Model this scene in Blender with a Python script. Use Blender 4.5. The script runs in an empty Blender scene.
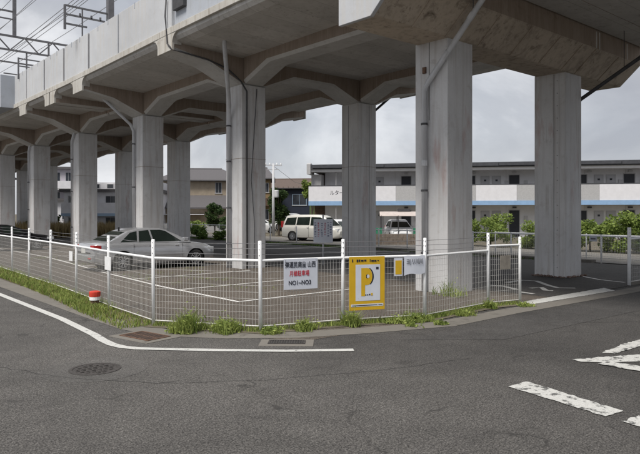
import bpy, bmesh, math, random
from mathutils import Vector, Matrix
import numpy as np
R = math.radians
random.seed(7)
rng = np.random.default_rng(7)
scene = bpy.context.scene
COL = scene.collection

# ------------------------------------------------------------------ camera
# world axes: +Y runs along the viaduct, +X across it; the camera stands on the road at the origin
HEAD = R(40.95)
cam_d = bpy.data.cameras.new("camera")
cam = bpy.data.objects.new("camera", cam_d)
COL.objects.link(cam)
cam.location = (0, 0, 2.05)
cam.rotation_euler = (R(90), 0, -HEAD)
cam_d.sensor_width = 36.0
cam_d.lens = 630.0 / 640.0 * 36.0
cam_d.shift_y = -15.0 / 640.0
cam_d.clip_end = 2000
cam_d.clip_start = 0.05
scene.camera = cam

# ------------------------------------------------------------------ sky
SUN_EL, SUN_AZ = R(58), R(-103)       # azimuth from +Y towards +X
world = bpy.data.worlds.new("World")
scene.world = world
world.use_nodes = True
wt = world.node_tree
for n in list(wt.nodes): wt.nodes.remove(n)
wo = wt.nodes.new("ShaderNodeOutputWorld")
bg = wt.nodes.new("ShaderNodeBackground")
bg.inputs["Strength"].default_value = 0.1
sky = wt.nodes.new("ShaderNodeTexSky")
sky.sky_type = 'NISHITA'
sky.sun_disc = False
sky.sun_elevation = SUN_EL
sky.sun_rotation = SUN_AZ
tc = wt.nodes.new("ShaderNodeTexCoord")
mp = wt.nodes.new("ShaderNodeMapping")
mp.inputs["Scale"].default_value = (1.0, 1.0, 1.7)
mp.inputs["Location"].default_value = (0.35, 0.1, 0.2)
wt.links.new(tc.outputs["Generated"], mp.inputs["Vector"])
n1 = wt.nodes.new("ShaderNodeTexNoise")
n1.inputs["Scale"].default_value = 3.2; n1.inputs["Detail"].default_value = 7; n1.inputs["Roughness"].default_value = .55
n1.inputs["Distortion"].default_value = .35
n2 = wt.nodes.new("ShaderNodeTexNoise")
n2.inputs["Scale"].default_value = 1.6; n2.inputs["Detail"].default_value = 5
wt.links.new(mp.outputs[0], n1.inputs["Vector"]); wt.links.new(mp.outputs[0], n2.inputs["Vector"])
cr = wt.nodes.new("ShaderNodeValToRGB")      # cloud tone: grey-lavender bellies to white tops
cr.color_ramp.elements[0].position = .34; cr.color_ramp.elements[0].color = (2.65, 2.75, 3.05, 1)
cr.color_ramp.elements[1].position = .68; cr.color_ramp.elements[1].color = (5.8, 5.85, 6.0, 1)
e = cr.color_ramp.elements.new(.5); e.color = (3.4, 3.5, 3.75, 1)
wt.links.new(n1.outputs["Fac"], cr.inputs["Fac"])
cv = wt.nodes.new("ShaderNodeValToRGB")      # cover: almost closed, thin blue-grey breaks
cv.color_ramp.elements[0].position = .30; cv.color_ramp.elements[0].color = (.86, .86, .86, 1)
cv.color_ramp.elements[1].position = .55; cv.color_ramp.elements[1].color = (.98, .98, .98, 1)
wt.links.new(n2.outputs["Fac"], cv.inputs["Fac"])
mx = wt.nodes.new("ShaderNodeMix"); mx.data_type = 'RGBA'
wt.links.new(cv.outputs["Color"], mx.inputs[0])
wt.links.new(sky.outputs["Color"], mx.inputs[6]); wt.links.new(cr.outputs["Color"], mx.inputs[7])
wt.links.new(mx.outputs[2], bg.inputs["Color"]); wt.links.new(bg.outputs[0], wo.inputs["Surface"])

sun_d = bpy.data.lights.new("sun", 'SUN')
sun_d.energy = 2.4; sun_d.angle = R(20); sun_d.color = (1.0, .95, .88)
sun = bpy.data.objects.new("sun", sun_d); COL.objects.link(sun)
sv = Vector((math.sin(SUN_AZ) * math.cos(SUN_EL), math.cos(SUN_AZ) * math.cos(SUN_EL), math.sin(SUN_EL)))
sun.rotation_euler = sv.to_track_quat('Z', 'Y').to_euler()
sun.location = sv * 60

scene.view_settings.view_transform = 'Standard'
scene.view_settings.look = 'None'
scene.view_settings.exposure = 0.7
scene.view_settings.gamma = 1.0
scene.render.engine = 'CYCLES'
scene.cycles.max_bounces = 6
scene.cycles.diffuse_bounces = 4
scene.cycles.transparent_max_bounces = 12
scene.cycles.use_denoising = True

# ------------------------------------------------------------------ materials
MATS = {}
def nodes_of(name, rough, metal=0.0, spec=.4):
    m = bpy.data.materials.new(name); m.use_nodes = True
    nt = m.node_tree; b = nt.nodes["Principled BSDF"]
    b.inputs["Roughness"].default_value = rough; b.inputs["Metallic"].default_value = metal
    b.inputs["Specular IOR Level"].default_value = spec
    MATS[name] = m
    return m, nt, b
def tex(nt, scale, detail=4, rough=.6, stretch=(1, 1, 1), dist=0.0, world_space=False):
    if world_space:
        src = nt.nodes.new("ShaderNodeNewGeometry").outputs["Position"]
    else:
        src = nt.nodes.new("ShaderNodeTexCoord").outputs["Object"]
    mpn = nt.nodes.new("ShaderNodeMapping"); mpn.inputs["Scale"].default_value = stretch
    nt.links.new(src, mpn.inputs["Vector"])
    n = nt.nodes.new("ShaderNodeTexNoise")
    n.inputs["Scale"].default_value = scale; n.inputs["Detail"].default_value = detail
    n.inputs["Roughness"].default_value = rough; n.inputs["Distortion"].default_value = dist
    nt.links.new(mpn.outputs[0], n.inputs["Vector"])
    return n.outputs["Fac"], mpn
def ramp(nt, fac, a, b, ca=(0, 0, 0, 1), cb=(1, 1, 1, 1)):
    r = nt.nodes.new("ShaderNodeValToRGB")
    r.color_ramp.elements[0].position = a; r.color_ramp.elements[1].position = b
    r.color_ramp.elements[0].color = ca; r.color_ramp.elements[1].color = cb
    nt.links.new(fac, r.inputs["Fac"]); return r.outputs["Color"]
def mix(nt, fac, a, b, mode='MIX'):
    m = nt.nodes.new("ShaderNodeMix"); m.data_type = 'RGBA'; m.blend_type = mode
    for sock, v in ((m.inputs[0], fac), (m.inputs[6], a), (m.inputs[7], b)):
        if isinstance(v, (int, float)): sock.default_value = v
        elif isinstance(v, tuple): sock.default_value = v if len(v) == 4 else v + (1,)
        else: nt.links.new(v, sock)
    return m.outputs[2]
def bump(nt, b, fac, strength, dist=.01):
    bp = nt.nodes.new("ShaderNodeBump"); bp.inputs["Strength"].default_value = strength
    bp.inputs["Distance"].default_value = dist
    nt.links.new(fac, bp.inputs["Height"]); nt.links.new(bp.outputs[0], b.inputs["Normal"])
def sc(c, k): return tuple(min(1, v * k) for v in c[:3]) + (1,)
def M(name, col, rough=.6, var=.15, scale=6, metal=0.0, bmp=0.0, spec=.4, stretch=(1, 1, 1)):
    if name in MATS: return MATS[name]
    m, nt, b = nodes_of(name, rough, metal, spec)
    f, _ = tex(nt, scale, 5, .6, stretch)
    c = ramp(nt, f, .3, .7, sc(col, 1 - var), sc(col, 1 + var))
    nt.links.new(c, b.inputs["Base Color"])
    if bmp: bump(nt, b, f, bmp)
    return m
def concrete(name, col, stain=(.12, .10, .08), stain_amt=.45, streak=.5, rust=0.0, side_dirt=0.0, form=None):
    m, nt, b = nodes_of(name, .85, 0, .25)
    big, _ = tex(nt, .55, 5, .6, world_space=True)
    fine, _ = tex(nt, 26, 4, .65, world_space=True)
    st, _ = tex(nt, 2.2, 5, .6, (2.6, 2.6, .16), world_space=True)
    mid, _ = tex(nt, 2.6, 6, .7, dist=.4, world_space=True)
    c = mix(nt, ramp(nt, big, .3, .7), sc(col, .86), sc(col, 1.1))
    c = mix(nt, ramp(nt, fine, .35, .7), c, mix(nt, .82, sc(col, .7), c))
    sm = nt.nodes.new("ShaderNodeMath"); sm.operation = 'MULTIPLY'
    sm.inputs[1].default_value = streak
    nt.links.new(ramp(nt, st, .48, .75), sm.inputs[0])
    c = mix(nt, sm.outputs[0], c, sc(stain, 1.3))
    mm = nt.nodes.new("ShaderNodeMath"); mm.operation = 'MULTIPLY'; mm.inputs[1].default_value = stain_amt
    nt.links.new(ramp(nt, mid, .56, .74), mm.inputs[0])
    c = mix(nt, mm.outputs[0], c, sc(stain, 1.0))
    if streak:                                     # sharp thin water runs
        s3, _ = tex(nt, 3.0, 3, .6, (3.4, 3.4, .05), world_space=True)
        s4, _ = tex(nt, .9, 3, .6, world_space=True)
        k1 = nt.nodes.new("ShaderNodeMath"); k1.operation = 'MULTIPLY'
        nt.links.new(ramp(nt, s3, .60, .66), k1.inputs[0]); nt.links.new(ramp(nt, s4, .45, .65, (0, 0, 0, 1), (.55, .55, .55, 1)), k1.inputs[1])
        c = mix(nt, k1.outputs[0], c, sc(stain, 1.05))
    if form:                                       # formwork board marks
        ax_, pitch = form
        g0 = nt.nodes.new("ShaderNodeNewGeometry"); sp = nt.nodes.new("ShaderNodeSeparateXYZ"); nt.links.new(g0.outputs["Position"], sp.inputs[0])
        dv = nt.nodes.new("ShaderNodeMath"); dv.operation = 'DIVIDE'; dv.inputs[1].default_value = pitch; nt.links.new(sp.outputs[ax_], dv.inputs[0])
        fr = nt.nodes.new("ShaderNodeMath"); fr.operation = 'FRACT'; nt.links.new(dv.outputs[0], fr.inputs[0])
        lt = nt.nodes.new("ShaderNodeMath"); lt.operation = 'LESS_THAN'; lt.inputs[1].default_value = .018 / pitch; nt.links.new(fr.outputs[0], lt.inputs[0])
        fl = nt.nodes.new("ShaderNodeMath"); fl.operation = 'FLOOR'; nt.links.new(dv.outputs[0], fl.inputs[0])
        wn = nt.nodes.new("ShaderNodeTexWhiteNoise"); wn.noise_dimensions = '1D'; nt.links.new(fl.outputs[0], wn.inputs["W"])
        c = mix(nt, 1.0, c, ramp(nt, wn.outputs["Value"], 0, 1, (.91, .91, .91, 1), (1.05, 1.05, 1.05, 1)), 'MULTIPLY')
        k2 = nt.nodes.new("ShaderNodeMath"); k2.operation = 'MULTIPLY'; k2.inputs[1].default_value = .4; nt.links.new(lt.outputs[0], k2.inputs[0])
        c = mix(nt, k2.outputs[0], c, sc(stain, .9))
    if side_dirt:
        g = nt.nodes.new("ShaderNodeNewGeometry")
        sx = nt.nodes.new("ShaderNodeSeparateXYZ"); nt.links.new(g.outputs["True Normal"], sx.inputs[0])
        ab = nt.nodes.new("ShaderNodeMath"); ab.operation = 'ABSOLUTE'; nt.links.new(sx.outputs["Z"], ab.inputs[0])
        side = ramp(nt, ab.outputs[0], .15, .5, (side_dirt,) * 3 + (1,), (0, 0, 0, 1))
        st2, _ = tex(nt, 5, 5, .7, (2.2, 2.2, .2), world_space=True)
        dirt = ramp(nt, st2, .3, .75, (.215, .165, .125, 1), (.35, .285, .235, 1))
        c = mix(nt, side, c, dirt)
    if rust:
        r1, _ = tex(nt, 1.3, 6, .65, (1.6, 1.6, .3), world_space=True)
        rm = nt.nodes.new("ShaderNodeMath"); rm.operation = 'MULTIPLY'; rm.inputs[1].default_value = rust
        nt.links.new(ramp(nt, r1, .6, .72), rm.inputs[0])
        c = mix(nt, rm.outputs[0], c, (.36, .17, .14, 1))
    nt.links.new(c, b.inputs["Base Color"])
    bump(nt, b, mid, .25, .02)
    return m
def asphalt(name, col, speck=.5, crack=.6, patch=.2, spk_scale=90, span_shade=None):
    m, nt, b = nodes_of(name, .9, 0, .25)
    f1, _ = tex(nt, spk_scale, 3, .7, world_space=True)
    f2, _ = tex(nt, .35, 6, .6, dist=.6, world_space=True)
    f3, mpn = tex(nt, 3.0, 5, .65, world_space=True)
    f0, _ = tex(nt, spk_scale * .4, 2, .8, world_space=True)
    c = mix(nt, ramp(nt, f1, .36, .66), sc(col, 1 - speck), sc(col, 1 + speck))
    c = mix(nt, 1.0, c, ramp(nt, f0, .36, .66, (.72, .72, .72, 1), (1.33, 1.32, 1.30, 1)), 'MULTIPLY')
    c = mix(nt, 1.0, c, ramp(nt, f2, .3, .7, (1 - patch,) * 3 + (1,), (1 + patch, 1 + patch * .95, 1 + patch * .9, 1)), 'MULTIPLY')
    c = mix(nt, 1.0, c, ramp(nt, f3, .3, .7, (.86, .86, .86, 1), (1.1, 1.1, 1.1, 1)), 'MULTIPLY')
    if span_shade:                                      # shade of the road span put into the colour, deepening towards +X
        x0, x1, dk = span_shade
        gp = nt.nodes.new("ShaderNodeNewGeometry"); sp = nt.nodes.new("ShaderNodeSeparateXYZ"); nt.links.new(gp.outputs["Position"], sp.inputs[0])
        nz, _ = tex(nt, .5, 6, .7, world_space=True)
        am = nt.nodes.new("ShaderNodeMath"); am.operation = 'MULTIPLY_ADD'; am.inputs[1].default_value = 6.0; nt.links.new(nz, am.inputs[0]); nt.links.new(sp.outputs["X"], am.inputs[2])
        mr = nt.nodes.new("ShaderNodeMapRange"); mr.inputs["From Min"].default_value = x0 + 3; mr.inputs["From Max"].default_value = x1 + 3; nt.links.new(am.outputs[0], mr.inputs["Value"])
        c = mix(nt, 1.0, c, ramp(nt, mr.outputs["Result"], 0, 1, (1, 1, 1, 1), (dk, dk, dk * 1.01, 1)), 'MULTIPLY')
    bl, _ = tex(nt, .9, 6, .7, dist=1.2, world_space=True)
    c = mix(nt, 1.0, c, ramp(nt, bl, .58, .70, (1, 1, 1, 1), (.74, .74, .74, 1)), 'MULTIPLY')
    if crack:
        g = nt.nodes.new("ShaderNodeNewGeometry")
        w1, _ = tex(nt, .9, 4, .6, world_space=True)
        add = nt.nodes.new("ShaderNodeVectorMath"); add.operation = 'ADD'
        nt.links.new(g.outputs["Position"], add.inputs[0])
        off = nt.nodes.new("ShaderNodeTexNoise"); off.inputs["Scale"].default_value = .8; off.inputs["Detail"].default_value = 5
        nt.links.new(g.outputs["Position"], off.inputs["Vector"])
        scv = nt.nodes.new("ShaderNodeVectorMath"); scv.operation = 'SCALE'; scv.inputs["Scale"].default_value = 2.4
        nt.links.new(off.outputs["Color"], scv.inputs[0]); nt.links.new(scv.outputs[0], add.inputs[1])
        v = nt.nodes.new("ShaderNodeTexVoronoi"); v.feature = 'DISTANCE_TO_EDGE'; v.inputs["Scale"].default_value = .33
        nt.links.new(add.outputs[0], v.inputs["Vector"])
        line = ramp(nt, v.outputs["Distance"], .002, .012, (1, 1, 1, 1), (0, 0, 0, 1))
        brk = ramp(nt, w1, .48, .6)
        mu = nt.nodes.new("ShaderNodeMath"); mu.operation = 'MULTIPLY'
        nt.links.new(line, mu.inputs[0]); nt.links.new(brk, mu.inputs[1])
        mu2 = nt.nodes.new("ShaderNodeMath"); mu2.operation = 'MULTIPLY'; mu2.inputs[1].default_value = crack
        nt.links.new(mu.outputs[0], mu2.inputs[0])
        c = mix(nt, mu2.outputs[0], c, sc(col, .35))
    nt.links.new(c, b.inputs["Base Color"])
    bump(nt, b, f1, .5, .006)
    return m
def paint(name, col=(.54, .54, .52), under=(.085, .085, .083), wear=.5, scale=9):
    m, nt, b = nodes_of(name, .75, 0, .3)
    f, _ = tex(nt, scale, 8, .75, world_space=True)
    f2, _ = tex(nt, 60, 3, .7, world_space=True)
    w = ramp(nt, f, wear, wear + .06)
    c = mix(nt, ramp(nt, f2, .35, .6), sc(col, .78), sc(col, 1.05))
    c = mix(nt, w, c, sc(under, 1.2))
    nt.links.new(c, b.inputs["Base Color"])
    return m
def leafmat(name, c1, c2, scale=3.0):
    m, nt, b = nodes_of(name, .65, 0, .25)
    f, _ = tex(nt, scale, 4, .7, world_space=True)
    oi = nt.nodes.new("ShaderNodeNewGeometry")
    rr = nt.nodes.new("ShaderNodeMath"); rr.operation = 'ADD'
    sc_ = nt.nodes.new("ShaderNodeMath"); sc_.operation = 'MULTIPLY'; sc_.inputs[1].default_value = .45
    nt.links.new(oi.outputs["Random Per Island"], sc_.inputs[0])
    nt.links.new(f, rr.inputs[0]); nt.links.new(sc_.outputs[0], rr.inputs[1])
    c = ramp(nt, rr.outputs[0], .4, 1.0, c1 + (1,), c2 + (1,))
    nt.links.new(c, b.inputs["Base Color"])
    tr = nt.nodes.new("ShaderNodeBsdfTranslucent"); nt.links.new(c, tr.inputs["Color"])
    ms = nt.nodes.new("ShaderNodeMixShader"); ms.inputs[0].default_value = .3
    out = [n for n in nt.nodes if n.type == 'OUTPUT_MATERIAL'][0]
    nt.links.new(b.outputs[0], ms.inputs[1]); nt.links.new(tr.outputs[0], ms.inputs[2])
    nt.links.new(ms.outputs[0], out.inputs["Surface"])
    return m
def glass(name, col=(.015, .022, .019), rough=.04):
    m, nt, b = nodes_of(name, rough, 0, .6)
    f, _ = tex(nt, 1.2, 2)
    nt.links.new(ramp(nt, f, .3, .7, sc(col, .8), sc(col, 1.25)), b.inputs["Base Color"])
    return m
def carpaint(name, col, metal=.5, rough=.32):
    m, nt, b = nodes_of(name, rough, metal, .5)
    b.inputs["Coat Weight"].default_value = .5; b.inputs["Coat Roughness"].default_value = .08
    f, _ = tex(nt, 2.2, 5)
    nt.links.new(ramp(nt, f, .3, .7, sc(col, .95), sc(col, 1.03)), b.inputs["Base Color"])
    f2, _ = tex(nt, 7, 5, .7)
    nt.links.new(ramp(nt, f2, .3, .8, (rough,) * 3 + (1,), (min(1, rough + .06),) * 3 + (1,)), b.inputs["Roughness"])
    return m

m_col = concrete("column_concrete", (.61, .61, .615), stain=(.25, .215, .19), stain_amt=.35, streak=.5, rust=.5)
m_beam = concrete("beam_concrete", (.54, .535, .52), stain=(.20, .17, .14), stain_amt=.35, streak=.2, side_dirt=.92)
m_slab = concrete("soffit_concrete", (.53, .515, .49), stain=(.14, .12, .10), stain_amt=.45, streak=.2, form=('Y', .92))
m_cap = concrete("cap_concrete", (.50, .43, .35), stain=(.10, .075, .055), stain_amt=.9, streak=.5, side_dirt=.8)
m_wall = concrete("parapet_concrete", (.53, .545, .57), stain=(.40, .38, .35), stain_amt=.35, streak=.6)
m_ledge = concrete("ledge_concrete", (.52, .505, .47), stain=(.25, .22, .18), stain_amt=.6, streak=.7)
m_bay = concrete("bay_concrete", (.42, .45, .50), stain=(.3, .3, .3), stain_amt=.25, streak=.3)
m_gutter = concrete("gutter_concrete", (.18, .168, .15), stain=(.075, .07, .06), stain_amt=.9, streak=.0)
m_road = asphalt("road_asphalt", (.097, .0935, .090), .75, .75, .22, 62, span_shade=(4.2, 8.2, .70))
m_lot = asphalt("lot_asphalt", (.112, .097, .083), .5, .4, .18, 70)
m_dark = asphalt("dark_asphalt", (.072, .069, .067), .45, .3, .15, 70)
m_pale = asphalt("pale_asphalt", (.19, .182, .17), .35, .3, .15, 60)
m_earth = M("earth", (.12, .105, .075), .95, .3, 1.5, bmp=.4)
m_line = paint("line_paint", wear=.585)
m_worn = paint("worn_paint", wear=.525, scale=7)
m_lotline = paint("lot_line_paint", (.70, .69, .67), (.10, .09, .08), wear=.64)
m_white = M("white_enamel", (.84, .85, .86), .45, .08, 9)
m_wire = M("white_wire", (.58, .57, .55), .5, .12, 14)
m_thinw = M("barbed_wire_steel", (.16, .16, .17), .6, .2, 14)
m_pvc = M("grey_pipe", (.52, .53, .55), .5, .12, 5, stretch=(1, 1, .3))
m_pipedark = M("dark_pipe", (.06, .06, .065), .6, .2, 6)
m_steel = M("gantry_steel", (.13, .13, .14), .6, .2, 4)
m_black = M("black_rubber", (.02, .02, .021), .75, .2, 20)
m_tyre = M("tyre_rubber", (.025, .025, .026), .85, .25, 30)
m_rim = M("rim_alloy", (.55, .56, .58), .35, .1, 8, metal=.8)
m_chrome = M("chrome", (.6, .6, .62), .25, .05, 5, metal=.9)
m_glass = glass("car_glass")
m_win = glass("window_glass", (.03, .035, .045), .12)
m_red = M("tail_red", (.45, .02, .02), .25, .15, 20)
m_lamp = M("headlamp_clear", (.6, .62, .64), .15, .1, 30)
m_iron = M("cast_iron", (.055, .05, .047), .7, .35, 25, bmp=.5)
m_rust = M("rusty_steel", (.13, .075, .05), .8, .4, 18, bmp=.4)
m_yellow = M("sign_yellow", (.58, .36, .015), .55, .08, 4)
m_signw = M("sign_white", (.58, .61, .68), .5, .06, 4)
m_ink = M("sign_ink", (.015, .018, .03), .6, .1, 20)
m_inkred = M("sign_red_ink", (.50, .03, .05), .6, .1, 20)
m_plate = M("number_plate_white", (.65, .65, .62), .5, .06, 9)
m_grass = leafmat("grass_green", (.085, .14, .025), (.36, .42, .12), 2.0)
m_drygrass = leafmat("dry_grass", (.20, .15, .07), (.34, .27, .14), 2.0)
m_leafl = leafmat("leaf_light", (.085, .14, .028), (.30, .38, .10), 1.2)
m_leafm = leafmat("leaf_mid", (.04, .085, .018), (.15, .23, .05), 1.2)
m_leafd = leafmat("leaf_dark", (.02, .045, .015), (.075, .12, .035), 1.2)
m_bark = M("bark", (.10, .08, .06), .9, .3, 8, bmp=.5, stretch=(1, 1, .3))

# ------------------------------------------------------------------ helpers
def link(o, parent=None):
    COL.objects.link(o)
    if parent is not None: o.parent = parent
    return o
def tag(o, label, cat, group=None):
    o["label"] = label; o["category"] = cat
    if group: o["group"] = group
    return o
def thing(name, label, cat, loc=(0, 0, 0), rz=0.0, group=None):
    o = bpy.data.objects.new(name, None); COL.objects.link(o)
    o.empty_display_size = .2
    o.location = loc; o.rotation_euler = (0, 0, rz)
    return tag(o, label, cat, group)
def obj(name, bm, mat, parent=None, smooth=False):
    me = bpy.data.meshes.new(name)
    if smooth:
        for f in bm.faces: f.smooth = True
    bmesh.ops.recalc_face_normals(bm, faces=bm.faces)
    bm.to_mesh(me); bm.free()
    if isinstance(mat, (list, tuple)):
        for mm in mat: me.materials.append(mm)
    else: me.materials.append(mat)
    return link(bpy.data.objects.new(name, me), parent)
def struct(name, bm, mat):
    o = obj(name, bm, mat); o["kind"] = "structure"; return o
def B(): return bmesh.new()
def box(bm, x0, x1, y0, y1, z0, z1, bev=0.0):
    vs = [bm.verts.new((x, y, z)) for z in (z0, z1) for y in (y0, y1) for x in (x0, x1)]
    fs = [bm.faces.new([vs[i] for i in q]) for q in ((0, 2, 3, 1), (4, 5, 7, 6), (0, 1, 5, 4), (2, 6, 7, 3), (0, 4, 6, 2), (1, 3, 7, 5))]
    if bev:
        es = list({e for f in fs for e in f.edges})
        bmesh.ops.bevel(bm, geom=es, offset=bev, segments=2, affect='EDGES', profile=.5)
    return bm
def prism(bm, pts, axis, a0, a1, bev=0.0):
    """extrude a 2D outline: axis 'x' -> pts are (y,z), 'y' -> (x,z), 'z' -> (x,y)"""
    def mk(p, a):
        return (a, p[0], p[1]) if axis == 'x' else (p[0], a, p[1]) if axis == 'y' else (p[0], p[1], a)
    v0 = [bm.verts.new(mk(p, a0)) for p in pts]; v1 = [bm.verts.new(mk(p, a1)) for p in pts]
    n = len(pts)
    fs = [bm.faces.new(v0), bm.faces.new(list(reversed(v1)))]
    for i in range(n): fs.append(bm.faces.new((v0[i], v0[(i + 1) % n], v1[(i + 1) % n], v1[i])))
    if bev:
        bmesh.ops.recalc_face_normals(bm, faces=fs)
        es = list({e for f in fs for e in f.edges})
        bmesh.ops.bevel(bm, geom=es, offset=bev, segments=1, affect='EDGES')
    return bm
def tube(bm, pts, r, n=8, cap=True):
    pts = [Vector(p) for p in pts]; rings = []
    rs = r if isinstance(r, (list, tuple)) else [r] * len(pts)
    for i, p in enumerate(pts):
        if i == 0: d = pts[1] - pts[0]
        elif i == len(pts) - 1: d = pts[-1] - pts[-2]
        else: d = (pts[i + 1] - p).normalized() + (p - pts[i - 1]).normalized()
        d.normalize()
        up = Vector((0, 0, 1)) if abs(d.z) < .95 else Vector((1, 0, 0))
        a = d.cross(up).normalized(); b = d.cross(a)
        rings.append([bm.verts.new(p + (a * math.cos(t) + b * math.sin(t)) * rs[i]) for t in [2 * math.pi * k / n for k in range(n)]])
    for q, w in zip(rings, rings[1:]):
        for k in range(n): bm.faces.new((q[k], q[(k + 1) % n], w[(k + 1) % n], w[k]))
    if cap:
        bm.faces.new(rings[0]); bm.faces.new(list(reversed(rings[-1])))
    return bm
def lathe(bm, prof, n=20, c=(0, 0, 0), axis='z', cap=True):
    rings = []
    for r, z in prof:
        ring = []
        for k in range(n):
            t = 2 * math.pi * k / n
            if axis == 'z': q = (c[0] + r * math.cos(t), c[1] + r * math.sin(t), c[2] + z)
            else: q = (c[0] + r * math.cos(t), c[1] + z, c[2] + r * math.sin(t))
            ring.append(bm.verts.new(q))
        rings.append(ring)
    for a, b in zip(rings, rings[1:]):
        for k in range(n): bm.faces.new((a[k], a[(k + 1) % n], b[(k + 1) % n], b[k]))
    if cap: bm.faces.new(rings[0]); bm.faces.new(list(reversed(rings[-1])))
    return bm
def sheet(bm, pts, z):
    bm.faces.new([bm.verts.new((p[0], p[1], z)) for p in pts]); return bm
def site(e, n):
    """survey coordinates (metres right of / ahead of the camera station) to world x, y"""
    return (e * math.cos(HEAD) + n * math.sin(HEAD), -e * math.sin(HEAD) + n * math.cos(HEAD))
def text(name, body, size, mat, parent, loc, rot=(R(90), 0, 0), sx=1.0, bold=0.0, align='CENTER'):
    cu = bpy.data.curves.new(name, 'FONT'); cu.body = body; cu.size = size
    cu.align_x = align; cu.align_y = 'CENTER'; cu.offset = bold; cu.extrude = .0015
    t = bpy.data.objects.new(name, cu); COL.objects.link(t)
    dg = bpy.context.evaluated_depsgraph_get()
    me = bpy.data.meshes.new_from_object(t.evaluated_get(dg))
    bpy.data.objects.remove(t); bpy.data.curves.remove(cu)
    me.materials.clear(); me.materials.append(mat)
    o = bpy.data.objects.new(name, me); link(o, parent)
    o.location = loc; o.rotation_euler = rot; o.scale = (sx, 1, 1)
    return o
def mesh_np(name, verts, faces, mat, parent=None):
    me = bpy.data.meshes.new(name); me.from_pydata(verts, [], faces); me.update()
    me.materials.append(mat)
    return link(bpy.data.objects.new(name, me), parent)

# ------------------------------------------------------------------ ground, road, lot
struct("ground", sheet(B(), [(-300, -300), (600, -300), (600, 600), (-300, 600)], -.03), m_earth)
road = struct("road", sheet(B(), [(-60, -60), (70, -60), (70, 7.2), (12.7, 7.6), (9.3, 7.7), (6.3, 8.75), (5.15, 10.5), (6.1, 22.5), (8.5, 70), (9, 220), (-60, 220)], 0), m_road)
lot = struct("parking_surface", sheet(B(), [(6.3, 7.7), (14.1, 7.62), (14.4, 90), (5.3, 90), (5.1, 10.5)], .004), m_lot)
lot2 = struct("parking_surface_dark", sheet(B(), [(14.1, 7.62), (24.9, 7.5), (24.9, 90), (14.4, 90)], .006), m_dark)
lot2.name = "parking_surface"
far = struct("side_road", sheet(B(), [(25.3, 7.2), (31.5, 7.2), (31.5, 120), (25.3, 120)], .002), m_pale)
# concrete gutter between the white line and the fence
GUT = [(6.2, 120), (5.35, 30), (4.95, 20), (4.82, 12), (4.83, 10.6), (5.02, 9.75), (5.72, 8.85), (6.6, 8.2), (7.7, 7.72), (9.3, 7.2), (11.5, 7.25), (16, 7.12), (40, 6.8)]
GUTTER_LATER = True
struct("kerb", prism(B(), [(24.9, -.01), (25.3, -.01), (25.3, .12), (24.9, .12)], 'y', 12, 90, .015), m_gutter)
# strip of soil under the fence
def ribbon(bm, pts, w, z):
    n = len(pts); L = []; Rr = []
    for i, p in enumerate(pts):
        a = Vector(pts[max(0, i - 1)]); b_ = Vector(pts[min(n - 1, i + 1)])
        d = (b_ - a).normalized(); nn = Vector((-d.y, d.x)) * w / 2
        L.append(bm.verts.new((p[0] + nn.x, p[1] + nn.y, z))); Rr.append(bm.verts.new((p[0] - nn.x, p[1] - nn.y, z)))
    for i in range(n - 1): bm.faces.new((L[i], L[i + 1], Rr[i + 1], Rr[i]))
    return bm
FENCE = [(6.75, 36.4), (6.62, 34.1), (6.5, 31.8), (6.37, 29.5), (6.25, 27.2), (6.12, 24.8), (6.0, 22.5), (5.87, 20.27), (5.76, 17.95), (5.58, 15.5), (5.31, 12.84),
         (5.18, 10.55), (6.29, 8.79), (7.80, 8.36), (9.34, 7.73), (11.65, 7.89), (12.56, 7.68)]
struct("gutter", ribbon(B(), GUT, .5, .005), m_gutter)
struct("soil_strip", ribbon(B(), [(8.5, 70)] + FENCE, .42, .012), m_earth)
trench = asphalt("trench_asphalt", (.068, .066, .065), .55, .5, .15)
obj("repair_strip", sheet(B(), [(7.6, 6.75), (24, 6.55), (24, 5.55), (15, 5.5), (8.9, 5.7)], .0035), trench, road)
m_tar = M("tar_seal", (.055, .053, .052), .7, .3, 12)
def seam(pts, w):
    P = [Vector(p) for p in pts]; out = []
    for a, b_ in zip(P, P[1:]):
        n = max(2, int((b_ - a).length / .12))
        for k in range(n): out.append(tuple(a + (b_ - a) * k / n + Vector((random.gauss(0, .012), random.gauss(0, .012)))))
    obj("tar_seam", ribbon(B(), out + [tuple(P[-1])], w, .0045), m_tar, road)
seam([(1.9, 30), (1.85, 14), (1.95, 10.8), (2.2, 9.2), (2.75, 7.9), (3.5, 6.95), (4.5, 6.25), (5.9, 5.65), (7.4, 5.3)], .009)
seam([(10.5, 6.3), (12.2, 5.0), (13.5, 2.0)], .012)
# painted markings
def mark(pts, w, mat, parent, name, z=.009):
    return obj(name, ribbon(B(), pts, w, z), mat, parent)
edge = [(4.25, 60), (4.25, 17.25), (4.17, 12.36), (4.04, 10.4), (3.97, 9.85), (3.95, 9.45), (4.0, 9.15), (4.12, 8.93), (4.4, 8.62), (5.0, 8.0), (5.7, 7.34), (6.5, 6.73)]
mark(edge, .15, m_line, road, "edge_line")
def poly(pts, mat, parent, name, z=.009, jit=.008):
    out = []
    for a, b_ in zip(pts, pts[1:] + pts[:1]):             # ragged, chipped outline
        a = Vector(a); b_ = Vector(b_); n = max(1, int((b_ - a).length / .06)); nn = Vector((-(b_ - a).y, (b_ - a).x)).normalized()
        for k in range(n):
            out.append(a + (b_ - a) * k / n + nn * (random.gauss(0, jit) if k else 0) * (2.2 if random.random() < .12 else 1))
    return obj(name, sheet(B(), out, z), mat, parent)
poly([(6.50, 4.13), (6.86, 4.10), (6.60, 2.85), (6.29, 2.89)], m_worn, road, "dash_mark")
poly([(6.26, 2.72), (6.56, 2.68), (6.33, 1.5), (6.03, 1.54)], m_worn, road, "dash_mark")
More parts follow.
